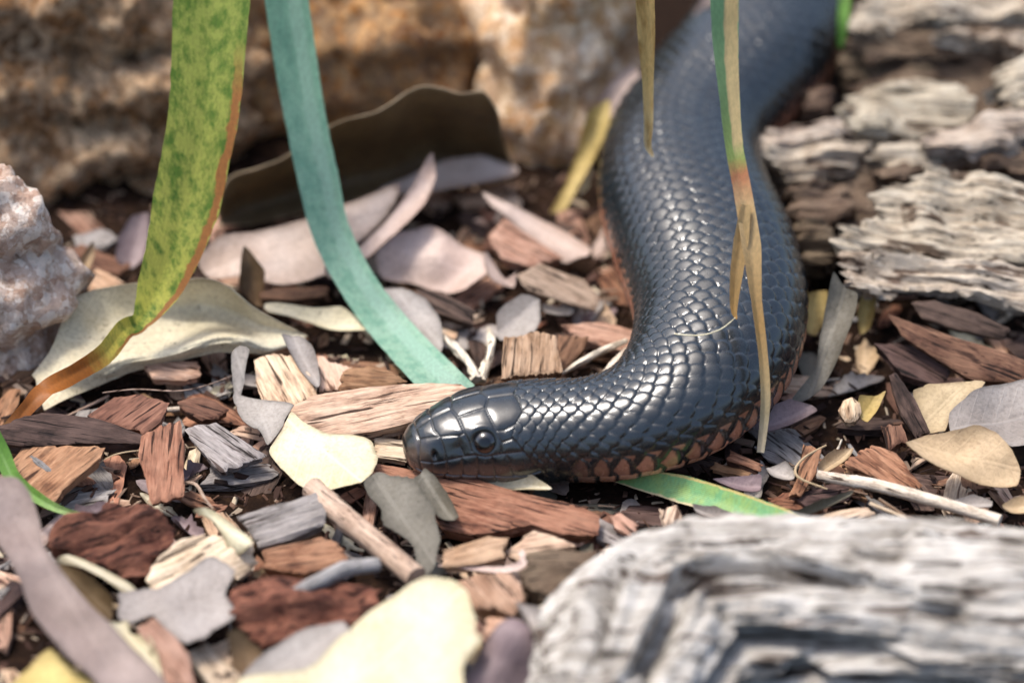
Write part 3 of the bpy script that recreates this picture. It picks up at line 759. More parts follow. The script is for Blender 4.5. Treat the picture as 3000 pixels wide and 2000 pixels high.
# --- left side
chip('broad reddish chip with a short grey twig lying on it', [(30, 1350), (67, 1306), (147, 1300), (308, 1306), (290, 1345), (240, 1385), (183, 1430), (152, 1482), (103, 1468), (60, 1400)], W_RED, .45, .4, 8, ax=40)
tube('twig', 'short grey twig lying on the broad reddish chip', 'twig', [P(92, 1343, 1.12), P(125, 1367, 1.08), P(156, 1393, 1.0)], [.12, .13, .11], W_STICKG, 10, group='twigs')
chip('narrow upright reddish chip wedged beside the slate grey chip', [(415, 1270), (470, 1245), (527, 1230), (538, 1290), (540, 1447), (500, 1462), (446, 1474), (425, 1400), (406, 1330)], W_RED, .55, .35, 14, ax=85)
chip('slate grey chip beside the narrow upright reddish chip', [(542, 1255), (590, 1240), (634, 1235), (700, 1280), (777, 1329), (740, 1345), (700, 1362), (647, 1380), (616, 1349)], W_GREY, .5, .3, 12, ax=-35)
chip('long dark brown plank-like chip under the withered orange leaf tip', [(-20, 1252), (45, 1226), (120, 1205), (270, 1217), (340, 1240), (429, 1275), (420, 1297), (312, 1293), (150, 1300), (58, 1302), (-20, 1292)], W_DARK, .75, .5, 10, ax=-8)
chip('maroon chip with a split, behind the long dark brown chip', [(250, 1215), (330, 1165), (402, 1152), (495, 1177), (470, 1232), (428, 1270), (340, 1245)], W_DRED, .5, .4, 14, ax=35)
chip('small maroon chip beside the purple-grey torn leaf', [(518, 1172), (560, 1160), (603, 1163), (670, 1195), (643, 1226), (589, 1230), (545, 1205)], W_DRED, .45, .35, 12, ax=-15)
leaf('purple-grey torn leaf behind the pointed cream leaf', [(679, 1043), (705, 1035), (732, 1040), (716, 1096), (708, 1150), (804, 1181), (862, 1213), (830, 1262), (786, 1311), (770, 1285), (754, 1266), (714, 1239), (690, 1190), (680, 1110)], L_GREY, .75, 16, 0, cup=.2, rag=.1)
leaf('pointed cream leaf lying in front of the snake snout', [(855, 1213), (888, 1237), (955, 1270), (1010, 1270), (1067, 1275), (1092, 1295), (1105, 1340), (1092, 1387), (1058, 1418), (969, 1430), (893, 1420), (848, 1385), (804, 1336), (785, 1310), (826, 1262)], L_CREAM2, .95, 14, 0, ax=-40, cup=-.1)
loft_leaf('fallen_leaf', 'large speckled cream leaf curling up behind the withered orange leaf tip', [
    [(92, 1098, .75), (150, 1020, 1.3), (205, 890, 2.1), (268, 851, 2.3), (411, 829, 2.3), (500, 832, 2.3), (580, 815, 2.5), (660, 832, 2.5), (759, 909, 1.8), (900, 983, 1.0)],
    [(96, 1101, .75), (170, 1050, 1.1), (240, 985, 1.4), (310, 940, 1.5), (420, 915, 1.4), (500, 905, 1.3), (590, 895, 1.3), (680, 912, 1.3), (775, 955, 1.2), (900, 984, 1.0)],
    [(100, 1106, .75), (180, 1090, 1.0), (260, 1055, 1.15), (340, 1020, 1.2), (430, 990, 1.15), (510, 970, 1.1), (600, 950, 1.1), (690, 965, 1.1), (785, 990, 1.05), (898, 986, .98)],
    [(105, 1115, .75), (200, 1110, 1.0), (290, 1075, 1.2), (365, 1052, 1.3), (440, 1037, 1.4), (513, 1022, 1.5), (630, 984, 1.7), (714, 988, 1.6), (790, 1018, 1.1), (890, 992, .95)],
    [(110, 1150, .6), (205, 1140, .75), (300, 1112, .8), (370, 1085, .85), (445, 1065, .95), (520, 1050, 1.05), (635, 1022, 1.2), (715, 1026, 1.1), (785, 1032, .95), (870, 1004, .92)],
    [(130, 1200, .5), (215, 1160, .6), (305, 1125, .65), (372, 1092, .75), (448, 1070, .85), (522, 1054, .95), (636, 1030, 1.1), (716, 1031, 1.0), (783, 1034, .9), (865, 1006, .9)]], L_CREAM, wob=.04)
chip('brown rectangular chip in the shade under the speckled cream leaf', [(405, 1048), (470, 1050), (580, 1056), (590, 1100), (540, 1112), (450, 1108)], W_TAN, .45, .35, 16)
chip('pinkish brown chip beside the blue-green strap leaf', [(745, 1050), (800, 1030), (850, 1040), (925, 1105), (930, 1165), (860, 1190), (770, 1188), (750, 1120)], W_PINK, .45, .4, 12, ax=-60)
leaf('pale grey leaf scrap standing over the pinkish brown chip', [(830, 1000), (880, 995), (925, 1040), (940, 1120), (930, 1150), (880, 1090)], L_GREY, .9, 20)
chip('pink chip tucked under the blue-green strap leaf', [(930, 1040), (1010, 1065), (1050, 1095), (1000, 1140), (935, 1145)], W_PINK, .4, .35)
chip('brick-red chip behind the long pinkish board', [(1000, 1085), (1085, 1062), (1150, 1085), (1192, 1112), (1150, 1130), (1000, 1142)], W_RED, .75, .35, 10, ax=-5)
chip('long pinkish board lying behind the snake head', [(825, 1198), (915, 1155), (1080, 1130), (1210, 1118), (1352, 1121), (1385, 1145), (1300, 1190), (1225, 1225), (1110, 1258), (995, 1276), (880, 1252)], W_PINK, .5, .55, 9, ax=10, group=None, name='wood_board', cat='board')
chip('pale splinter under the snake snout', [(1095, 1275), (1210, 1285), (1190, 1350), (1100, 1335)], W_PALE, .4, .25, 8, ax=-6)
leaf('cream narrow leaf lying behind the purple-grey torn leaf', [(777, 899), (893, 905), (995, 912), (1072, 956), (1084, 982), (995, 976), (893, 950), (790, 931)], L_CREAM, .6, 14)
leaf('grey-lavender leaf half hidden by the blue-green strap leaf', [(1120, 862), (1180, 853), (1250, 890), (1290, 945), (1300, 1000), (1290, 1040), (1240, 1010), (1180, 940)], L_GREY, .55, 18)
leaf('short brown upright leaf shard before the pinkish leaf', [(715, 720), (745, 750), (775, 790), (772, 850), (765, 900), (730, 880), (700, 835), (705, 770)], L_BROWN, .5, 62, 10)
leaf('small olive upright leaf shard beside the pale rock', [(272, 706), (278, 745), (262, 790), (235, 830), (206, 862), (200, 810), (225, 770)], L_TAN, .5, 55)
chip('tan chip behind the speckled cream leaf', [(245, 790), (275, 778), (370, 828), (300, 848), (262, 855)], W_TAN, .5, .4, 15)
leaf('dull purple-grey leaf leaning behind the yellowing strap leaf', [(345, 770), (355, 700), (392, 640), (440, 630), (436, 700), (425, 760), (390, 790)], L_MAUVE, .5, 40)
chip('flat dark chip in the gap behind the olive upright shard', [(150, 735), (240, 715), (400, 765), (350, 800), (230, 785)], W_DRED, .35, .3, 10, ax=-10)
chip('grey bark piece lying at the foot of the rough brown rock', [(215, 690), (300, 665), (350, 690), (300, 730), (230, 725)], W_GREY, .4, .3, 12)
chip('brown bark piece lying before the broad pinkish leaf', [(755, 845), (850, 838), (960, 835), (965, 862), (860, 875), (765, 872)], W_DRED, .45, .35, 10, ax=2)
chip('dark chip between the crumpled beige leaf and the grey leaf', [(1215, 845), (1290, 850), (1390, 905), (1385, 945), (1300, 920), (1230, 890)], W_DARK, .5, .35, 14, ax=-25)
# --- pinkish leaves and background leaves
leaf('broad pinkish leaf crossing behind the blue-green strap leaf', dsp([(455, 600), (500, 555), (600, 530), (720, 500), (830, 460), (915, 435), (905, 475), (850, 540), (800, 585), (745, 640), (650, 662), (560, 645), (480, 640)]), L_PINK, .7, 30, 0, ax=18, cup=.25, wav=.2)
leaf('curved pinkish leaf with a raised pointed tip', dsp([(993, 360), (1001, 405), (975, 475), (930, 525), (850, 592), (765, 645), (745, 620), (830, 560), (900, 490), (945, 430), (975, 378)]), L_PINK, 1.0, 34, 0, ax=45, cup=.2)
loft_leaf('fallen_leaf', 'big brown curled leaf standing against the rust-orange rock', [
    [(630, 600, 1.6), (670, 520, 2.3), (759, 482, 2.8), (857, 446, 3.2), (1000, 353, 4.3), (1112, 321, 4.6), (1223, 257, 5.2), (1290, 255, 5.2), (1348, 274, 5.0), (1415, 266, 4.9), (1450, 308, 4.4)],
    [(634, 612, 1.4), (680, 545, 1.9), (765, 508, 2.3), (862, 475, 2.6), (1002, 385, 3.6), (1114, 354, 3.9), (1224, 300, 4.4), (1292, 298, 4.4), (1358, 312, 4.2), (1428, 312, 4.1), (1465, 350, 3.6)],
    [(638, 630, .9), (700, 590, 1.0), (780, 560, 1.1), (880, 530, 1.2), (1005, 470, 1.7), (1118, 445, 1.8), (1226, 410, 2.0), (1300, 408, 2.0), (1370, 412, 2.0), (1440, 420, 1.9), (1486, 440, 1.8)],
    [(640, 645, .6), (710, 625, .6), (790, 600, .6), (890, 575, .65), (1005, 535, .8), (1120, 510, .85), (1230, 485, .95), (1305, 480, 1.0), (1378, 478, 1.05), (1448, 475, 1.1), (1500, 475, 1.2)],
    [(640, 662, .5), (715, 655, .5), (800, 640, .5), (900, 622, .5), (1005, 598, .55), (1120, 572, .6), (1232, 555, .7), (1308, 548, .8), (1382, 540, .85), (1452, 528, .95), (1514, 505, 1.1)]], L_DKBR, wob=.12)
leaf('mauve leaf lying in the hollow of the big brown curled leaf', [(1110, 560), (1240, 500), (1400, 470), (1513, 500), (1500, 525), (1380, 548), (1200, 575)], L_PINK, 1.1, 24)
leaf('long white leaf pointing at the snake body', dsp([(1108, 447), (1150, 468), (1220, 493), (1300, 528), (1355, 570), (1350, 592), (1300, 600), (1255, 577), (1190, 522), (1130, 482)]), L_PINK, .9, 20, 0, cup=-.12)
leaf('crumpled beige leaf behind the wood block', dsp([(860, 592), (910, 545), (985, 525), (1060, 560), (1112, 590), (1125, 640), (1070, 677), (1000, 655), (940, 628), (880, 627)]), L_PINK, .6, 22, 0, cup=.25, wav=.5)
chip('brown wedge chip under the long white leaf', dsp([(1120, 540), (1160, 500), (1225, 545), (1290, 590), (1220, 610), (1150, 590)]), W_TAN, .5, .5, 16)
chip('grey-tan angular chip beside the shaded coil of the snake', dsp([(1185, 630), (1240, 603), (1340, 640), (1378, 680), (1370, 712), (1300, 692), (1210, 665)]), W_STICK, .75, .2, 20, ax=-25)
leaf('pale curled leaf scrap behind the grey-tan angular chip', dsp([(1112, 585), (1135, 610), (1160, 640), (1185, 632), (1180, 660), (1130, 655), (1115, 630)]), L_PINK, .9, 25)
leaf('grey rounded leaf behind the square brown wood block', dsp([(1140, 725), (1165, 700), (1200, 680), (1240, 690), (1240, 740), (1222, 770), (1150, 785), (1140, 760)]), L_GREY, .65, 35)
chip('square brown wood block behind the snake head', dsp([(1158, 772), (1215, 762), (1278, 766), (1292, 856), (1220, 858), (1150, 862)]), W_TAN, .45, .85, 16, ax=85, name='wood_block', cat='wood block', group=None)
chip('dark purple chip beside the square brown wood block', dsp([(1280, 765), (1352, 770), (1342, 800), (1300, 845), (1288, 840)]), W_DRED, .5, .4)
chip('tan board in the shade inside the snake bend', dsp([(1290, 742), (1380, 735), (1475, 760), (1465, 805), (1380, 792), (1330, 775)]), W_TAN, .4, .35)
tube('pale_root', 'pale bare root fork inside the snake bend', 'root', [P(1645, 1095, .9), P(1700, 1062, 1.05), P(1760, 1030, 1.1), P(1835, 998, .95)], [.04, .1, .11, .08], W_STICKW, 8, .15, group='pale root pieces')
tube('pale_root', 'short pale bare root piece touching the snake neck', 'root', [P(1770, 1092, .75), P(1800, 1062, .9), P(1838, 1022, .8)], [.07, .11, .08], W_STICKW, 8, .15, group='pale root pieces')
tube('pale_root', 'cream knobbly root piece beside the end of the blue-green leaf', 'root', [P(1302, 988, .7), P(1335, 1020, .8), P(1375, 1065, .9), P(1398, 1112, .8)], [.1, .12, .13, .15], W_STICKW, 10, .3, group='pale root pieces')
tube('pale_root', 'cream forked root piece beside the square wood block', 'root', [P(1432, 965, .6), P(1440, 1010, .8), P(1425, 1065, .8), P(1408, 1115, .6)], [.07, .11, .13, .16], W_STICKW, 10, .3, group='pale root pieces')
leaf('small white leaf scrap in the dark hollow by the snake coil', dsp([(1245, 708), (1290, 705), (1320, 712), (1300, 730), (1262, 728)]), L_GREY, .6, 20)
leaf('yellowish leaf standing against the inner side of the snake', dsp([(1260, 490), (1300, 420), (1330, 330), (1350, 260), (1400, 230), (1395, 300), (1345, 400), (1300, 480)]), L_YEL, .4, 55)
leaf('pinkish white leaf on the streaked rock beside the snake', dsp([(1370, 240), (1400, 190), (1450, 150), (1475, 190), (1440, 250), (1400, 300), (1370, 290)]), L_PINK, 2.0, 55)
leaf('white leaf tip in the dark gap beside the snake', dsp([(1320, 430), (1345, 400), (1360, 370), (1350, 430), (1330, 450)]), L_CREAM2, .8, 40)
leaf('white bark strip behind the snake at the streaked rock', dsp([(1500, 130), (1570, 70), (1625, -20), (1650, -20), (1620, 60), (1560, 110), (1510, 160)]), L_PINK, 2.4, 45)
# --- strip below the head
chip('long splintered reddish board under the snake head', [(1080, 1352), (1223, 1372), (1402, 1400), (1536, 1440), (1696, 1478), (1759, 1510), (1754, 1563), (1650, 1560), (1553, 1535), (1379, 1565), (1290, 1545), (1230, 1460), (1130, 1425)], W_RED, .15, .5, 10, ax=-14, name='wood_board', cat='board', group=None, grain=.06, gs=3)
chip('weathered grey end of a splintered chip beside the furrowed log', [(1752, 1512), (1800, 1535), (1895, 1592), (1820, 1600), (1745, 1575)], W_GREY, .35, .3, 8, ax=-30)
leaf('grey-olive torn leaf under the snake chin', [(1067, 1425), (1103, 1389), (1170, 1410), (1214, 1434), (1250, 1479), (1277, 1523), (1290, 1577), (1286, 1621), (1268, 1679), (1241, 1697), (1223, 1679), (1214, 1612), (1180, 1575), (1125, 1550), (1120, 1501), (1089, 1470)], L_OLIVE, .7, 12, 0, ax=-55, cup=.2, rag=.09)
leaf('folded olive leaf under the snake chin beside the torn leaf', [(1222, 1432), (1235, 1400), (1250, 1383), (1286, 1414), (1320, 1465), (1348, 1523), (1310, 1530), (1286, 1521)], L_OLIVE, .9, 18, -15, ax=-55)
leaf('pale green-white leaf under the snake jaw', [(1400, 1412), (1470, 1408), (1560, 1412), (1620, 1440), (1560, 1448), (1480, 1445)], L_CREAM2, .75, 14, 0)
tube('stick', 'tan broken stick lying over the grey fibrous strip', 'stick', [P(915, 1430, 1.25), P(990, 1500, 1.2), P(1100, 1590, 1.1), P(1219, 1690, 1.0)], [.33, .33, .32, .31], W_STICK, 18, .06, group='sticks')
tube('stick', 'blue-grey stub of twig lying on the dark red bark chunk', 'stick', [P(856, 1744, 1.55), P(930, 1705, 1.6), P(1010, 1668, 1.6), P(1110, 1652, 1.55)], [.2, .21, .22, .2], W_STICKG, 14, .07, group='sticks', knots=((.62, .15, .03),))
chip('tan split chip beside the grey-olive torn leaf', [(1295, 1608), (1360, 1588), (1429, 1566), (1487, 1570), (1475, 1630), (1384, 1650), (1300, 1655)], W_TAN, .5, .4, 12, ax=15)
ribbon('dry_leaf_strip', 'thin dry pinkish leaf strip with a hooked end before the split chips', 'leaf strip', [P(1280, 1655, .75), P(1370, 1662, .8), P(1460, 1668, .85), P(1512, 1660, .9), P(1535, 1640, 1.0), P(1525, 1612, 1.05)], [.05, .15, .2, .22, .22, .15], L_PINK, [60, 40, 30, 20, 0, 0])
chip('pinkish splintered chip against the grey wood block', [(1480, 1615), (1520, 1580), (1558, 1550), (1625, 1568), (1690, 1592), (1600, 1612), (1520, 1640)], W_PINK, .55, .35, 10, ax=10)
chip('thin charcoal splinter lying on the pinkish chip', [(1571, 1548), (1600, 1558), (1690, 1588), (1722, 1582), (1690, 1600), (1640, 1595)], W_DARK, .95, .1, 8, ax=-20)
chip('tan faceted chunk beside the foreground cream leaf', [(1339, 1702), (1402, 1679), (1491, 1673), (1527, 1711), (1536, 1751), (1500, 1804), (1450, 1775), (1393, 1782)], W_TAN, .6, .8, 24, ax=-50, name='wood_chunk', cat='wood chunk', group='wood chunks')
leaf('big foreground cream leaf with soft creases', [(1000, 1860), (1067, 1796), (1165, 1729), (1241, 1697), (1321, 1702), (1366, 1733), (1388, 1791), (1393, 1845), (1411, 1858), (1393, 1894), (1357, 1952), (1353, 2030), (1200, 2120), (900, 2110), (700, 2030), (714, 1990), (893, 1956)], L_CREAM2, 1.0, 12, 0, ax=40, cup=-.05, wav=.14, rag=.05)
leaf('mauve leaf under the big foreground cream leaf', [(700, 2010), (723, 1975), (781, 1925), (871, 1867), (950, 1846), (1010, 1838), (1040, 1900), (900, 2000), (800, 2060)], L_GREY, .75, 14)
leaf('upright tan leaf scrap beside the mauve leaf', [(674, 1849), (714, 1842), (737, 1876), (777, 1916), (750, 1950), (723, 1975), (688, 1962), (676, 1900)], L_BROWN, .6, 50)
leaf('long brown-grey strap leaf in the lower left corner', [(-60, 1400), (0, 1410), (54, 1416), (89, 1452), (116, 1523), (129, 1604), (156, 1644), (205, 1705), (259, 1773), (321, 1831), (402, 1916), (480, 2005), (520, 2080), (330, 2080), (268, 1992), (179, 1916), (94, 1804), (67, 1729), (30, 1660), (-60, 1500)], L_STRAP, 1.0, 18, 0, ax=-58, cup=.15, wav=.15)
leaf('tan folded leaf edge beside the long brown-grey strap leaf', [(150, 1655), (200, 1660), (268, 1693), (310, 1735), (332, 1765), (326, 1822), (290, 1800), (259, 1775), (205, 1712)], L_BROWN, .9, 42, 0)
leaf('thin arched whitish leaf over the red bark chunk', [(156, 1630), (192, 1617), (250, 1631), (321, 1660), (370, 1686), (406, 1727), (417, 1762), (384, 1744), (312, 1695), (237, 1655)], L_CREAM2, 1.25, 24, 0, cup=-.15, curl=-.15)
leaf('grey angular leaf beside the dark red bark chunk', [(348, 1746), (424, 1724), (469, 1724), (536, 1679), (625, 1635), (688, 1679), (665, 1737), (683, 1818), (625, 1854), (554, 1902), (513, 1871), (446, 1804), (379, 1831), (348, 1818)], L_GREY, .9, 12, 0, cup=.1, rag=.12)
chip('crumbly red bark chunk behind the thin arched leaf', [(134, 1568), (188, 1523), (290, 1501), (312, 1470), (402, 1479), (469, 1496), (509, 1532), (513, 1581), (455, 1621), (429, 1679), (393, 1697), (312, 1650), (220, 1625), (156, 1617)], W_BARK, .25, .8, 16, ax=20, name='bark_chunk', cat='bark', group='bark chunks', grain=.26, gs=1.1, rag=.14, wav=.35)
chip('fibrous pale wood chunk under the curled white leaf', [(424, 1697), (446, 1653), (513, 1590), (594, 1563), (670, 1570), (737, 1586), (748, 1648), (696, 1690), (600, 1690), (469, 1724)], W_PALE, .35, .55, 14, ax=25, name='wood_chunk', cat='wood chunk', group='wood chunks', grain=.13, gs=1.6, rag=.1)
leaf('curled white leaf arching over the fibrous pale chunk', [(567, 1492), (600, 1484), (640, 1492), (675, 1510), (714, 1550), (739, 1588), (732, 1608), (701, 1617), (672, 1599), (645, 1545), (616, 1512)], L_CREAM2, 1.35, 26, 0, ax=-40, cup=-.25)
chip('grey fibrous wood strip under the tan broken stick', [(692, 1514), (770, 1485), (848, 1465), (929, 1438), (960, 1480), (950, 1532), (848, 1577), (759, 1600), (732, 1554)], W_GREY, .45, .4, 14, ax=18, grain=.07, gs=2.5)
chip('red plank under the tan broken stick', [(768, 1608), (850, 1590), (938, 1568), (991, 1586), (1020, 1640), (893, 1677), (768, 1660)], W_RED, .3, .45, 12, ax=8)
chip('dark red bark chunk under the blue-grey twig stub', [(670, 1720), (737, 1702), (848, 1690), (938, 1671), (1020, 1684), (1100, 1712), (1115, 1780), (1010, 1850), (938, 1838), (860, 1880), (781, 1889), (723, 1840), (679, 1791)], W_BARK, .25, .75, 16, ax=5, name='bark_chunk', cat='bark', group='bark chunks', grain=.26, gs=1.1, rag=.14, wav=.35)
leaf('pale yellow leaf beside the long brown-grey strap leaf', [(321, 1838), (375, 1825), (384, 1858), (438, 1876), (464, 1925), (480, 2000), (440, 1985), (390, 1910)], L_CREAM, .75, 16)
leaf('pale yellow leaf under the long brown-grey strap leaf', [(30, 2030), (54, 1996), (100, 1945), (152, 1907), (214, 1956), (280, 2020), (160, 2090), (50, 2080)], L_YEL, .6, 14)
chip('orange-tan chip under the grey angular leaf', [(402, 1842), (446, 1804), (513, 1862), (554, 1912), (575, 2010), (487, 2010), (469, 1925)], W_TAN, .5, .35, 14, ax=-50)
leaf('glossy mauve curled leaf beside the foreground cream leaf', [(1362, 1990), (1380, 1935), (1420, 1880), (1500, 1822), (1545, 1850), (1560, 1900), (1580, 1960), (1570, 2060), (1370, 2060)], L_MAUVE, .7, 20, 0, cup=-.35, wav=.5)
leaf('narrow grey leaf strip leaning before the furrowed log', [(1508, 1768), (1545, 1775), (1590, 1800), (1625, 1870), (1645, 1950), (1615, 1965), (1580, 1890), (1545, 1830)], L_GREY, 1.0, 26, 0, ax=-60)
tube('pale_root', 'pale root stub poking out under the furrowed log', 'root', [P(1505, 1812, .8), P(1570, 1800, .95), P(1650, 1775, 1.0), P(1700, 1760, .9)], [.06, .2, .22, .2], W_STICKW, 10, .15, group='pale root pieces')
chip('ridged tan chip between the cream leaf and the mauve curled leaf', [(1425, 1800), (1500, 1812), (1495, 1850), (1440, 1880), (1415, 1860)], W_TAN, .6, .4, 20, ax=-10, grain=.08)
# --- right side
leaf('oval tan leaf with a crease resting on dark chips', [(2647, 1309), (2714, 1275), (2781, 1270), (2848, 1259), (2911, 1279), (2951, 1320), (2987, 1385), (2973, 1432), (2871, 1420), (2759, 1398), (2714, 1376), (2679, 1340)], L_TAN, 1.05, 24, 0, ax=-15, cup=.25, wav=.25)
leaf('broad grey leaf behind the oval tan leaf', [(2781, 1213), (2871, 1146), (3040, 1132), (3060, 1310), (2960, 1318), (2900, 1275), (2848, 1262), (2786, 1275)], L_GREY, .8, 20)
leaf('torn tan leaf behind the broad grey leaf', [(2674, 1150), (2781, 1125), (2885, 1132), (2790, 1217), (2768, 1270), (2723, 1265), (2690, 1200)], L_TAN, .75, 22, rag=.08)
chip('dark brown leaning splinter beside the torn tan leaf', [(2603, 1096), (2625, 1088), (2679, 1163), (2725, 1262), (2683, 1278), (2640, 1215)], W_DARK, .6, .35, 22, ax=-62)
chip('dark red bark strip under the rotten log', [(2598, 918), (2690, 945), (2848, 998), (3040, 1070), (3040, 1130), (2848, 1112), (2740, 1050), (2640, 980)], W_DRED, .7, .5, 28, ax=-22, name='bark_strip', cat='bark', group='bark strips', wav=.2)
chip('dark curved bark strip in the shade under the rotten log', [(2670, 884), (2737, 878), (2848, 909), (2960, 958), (2945, 992), (2804, 965), (2700, 930)], W_DARK, 1.1, .3, 30, ax=-18, name='bark_strip', cat='bark', group='bark strips')
chip('dull brown flat chip under the dark red bark strip', [(2560, 1000), (2680, 1010), (2790, 1070), (2760, 1130), (2640, 1090)], W_DARK, .4, .35, 10)
leaf('grey-brown strap-like leaf leaning beside the snake flank', [(2442, 806), (2473, 842), (2513, 864), (2504, 927), (2478, 998), (2446, 1074), (2400, 1150), (2340, 1190), (2320, 1180), (2388, 1079), (2402, 989), (2424, 873)], L_OLIVE, .6, 38, 0, ax=72, cup=.15)
leaf('yellow leaf behind the leaning grey-brown leaf', [(2348, 872), (2420, 851), (2418, 927), (2388, 985), (2352, 965)], L_YEL, .5, 45)
leaf('small mottled yellow leaf in the shade under the rotten log', [(2530, 850), (2560, 845), (2565, 900), (2550, 960), (2520, 980), (2512, 920)], L_YEL, .6, 50)
leaf('mauve-grey leaf lying against the orange flank of the snake', [(2230, 1262), (2270, 1210), (2320, 1188), (2379, 1195), (2392, 1217), (2321, 1250), (2250, 1280)], L_MAUVE, .7, 20)
leaf('small yellow-tan pointed leaf beside the pinkish pebble chip', [(2515, 1175), (2560, 1165), (2594, 1154), (2570, 1204), (2540, 1248), (2515, 1225)], L_YEL, .7, 24)
chip('rounded pinkish chip like a pebble', [(2455, 1195), (2470, 1165), (2495, 1158), (2520, 1175), (2525, 1205), (2505, 1230), (2475, 1228)], W_PINK, .6, .5, 30, edge=.15, rag=.03)
chip('small red-brown splinter under the snake flank', [(2140, 1315), (2237, 1358), (2225, 1378), (2130, 1345)], W_RED, .6, .25, 8, ax=-20)
chip('small red-brown splinter beside the green striped blade', [(2095, 1350), (2205, 1384), (2195, 1398), (2080, 1372)], W_RED, .5, .2, 8, ax=-15)
chip('smooth red-brown diagonal chip crossed by the loop of pale fibre', [(2353, 1300), (2406, 1313), (2393, 1380), (2345, 1447), (2312, 1443), (2339, 1389)], W_RED, .6, .25, 10, ax=70)
leaf('pale grey leaf scrap beside the red-brown diagonal chip', [(2246, 1376), (2304, 1363), (2330, 1389), (2321, 1416), (2268, 1412)], L_GREY, .75, 12)
chip('brown-purple flat chip behind the white stick', [(2478, 1354), (2520, 1318), (2558, 1300), (2625, 1322), (2705, 1421), (2625, 1425), (2540, 1385)], W_RED, .5, .3, 10, ax=-35)
leaf('tan leaf scrap beside the end of the white stick', [(2395, 1370), (2440, 1330), (2500, 1318), (2470, 1365), (2410, 1395)], L_TAN, .65, 14)
tube('stick', 'white bleached stick with a joint beside the oval tan leaf', 'stick', [P(2397, 1392, 1.0), P(2470, 1405, 1.05), P(2549, 1418, 1.1), P(2660, 1445, 1.1), P(2800, 1485, 1.05), P(2930, 1525, 1.0)], [.15, .16, .18, .18, .17, .17], W_STICKW, 16, .05, group='sticks', knots=((.30, .12, .02), (.33, -.15, .01)))
chip('pale fibrous chip under the yellow straw stems', [(2357, 1514), (2446, 1492), (2536, 1479), (2570, 1505), (2491, 1537), (2402, 1540)], W_PALE, .45, .35, 12, ax=15)
chip('cream crumbly chip against the furrowed log', [(2560, 1550), (2620, 1535), (2700, 1545), (2715, 1575), (2620, 1590), (2560, 1582)], W_PALE, .6, .3, 12, rag=.1)
chip('pale block chip against the furrowed log', [(2485, 1530), (2540, 1525), (2555, 1570), (2500, 1590)], W_PALE, .55, .35, 12)
leaf('brown rolled leaf before the pale fibrous chip', [(2320, 1512), (2400, 1475), (2500, 1440), (2480, 1462), (2400, 1500), (2340, 1525)], L_OLIVE, .8, 24)
leaf('mauve leaf scrap behind the green striped blade', [(2090, 1410), (2160, 1400), (2230, 1400), (2225, 1440), (2180, 1450)], L_MAUVE, .6, 14)
leaf('grey-mauve leaf under the green striped blade', [(2030, 1490), (2100, 1500), (2160, 1525), (2100, 1535), (2050, 1515)], L_GREY, .6, 14)
chip('tan square chip beside the splintered reddish board', [(1790, 1510), (1815, 1498), (1870, 1530), (1850, 1565), (1800, 1545)], W_TAN, .55, .4, 18)
chip('speckled tan chip under the green striped blade', [(1930, 1490), (1985, 1475), (2000, 1520), (1950, 1545)], W_PALE, .5, .35, 18)
chip('dark brown twiggy chip behind the oval tan leaf', [(2580, 1250), (2640, 1240), (2660, 1290), (2600, 1320)], W_DRED, .5, .3, 12)
chip('brown chip in the right corner below the oval tan leaf', [(2700, 1535), (2850, 1545), (3020, 1570), (3020, 1600), (2800, 1590)], W_DARK, .6, .3, 8)
leaf('tan leaf scrap at the end of the white stick', [(2935, 1490), (2970, 1465), (3030, 1460), (3030, 1510), (2960, 1510)], L_TAN, .7, 20)
leaf('grey leaf scrap below the oval tan leaf', [(2800, 1465), (2850, 1455), (2905, 1480), (2890, 1500), (2830, 1490)], L_GREY, .7, 14)

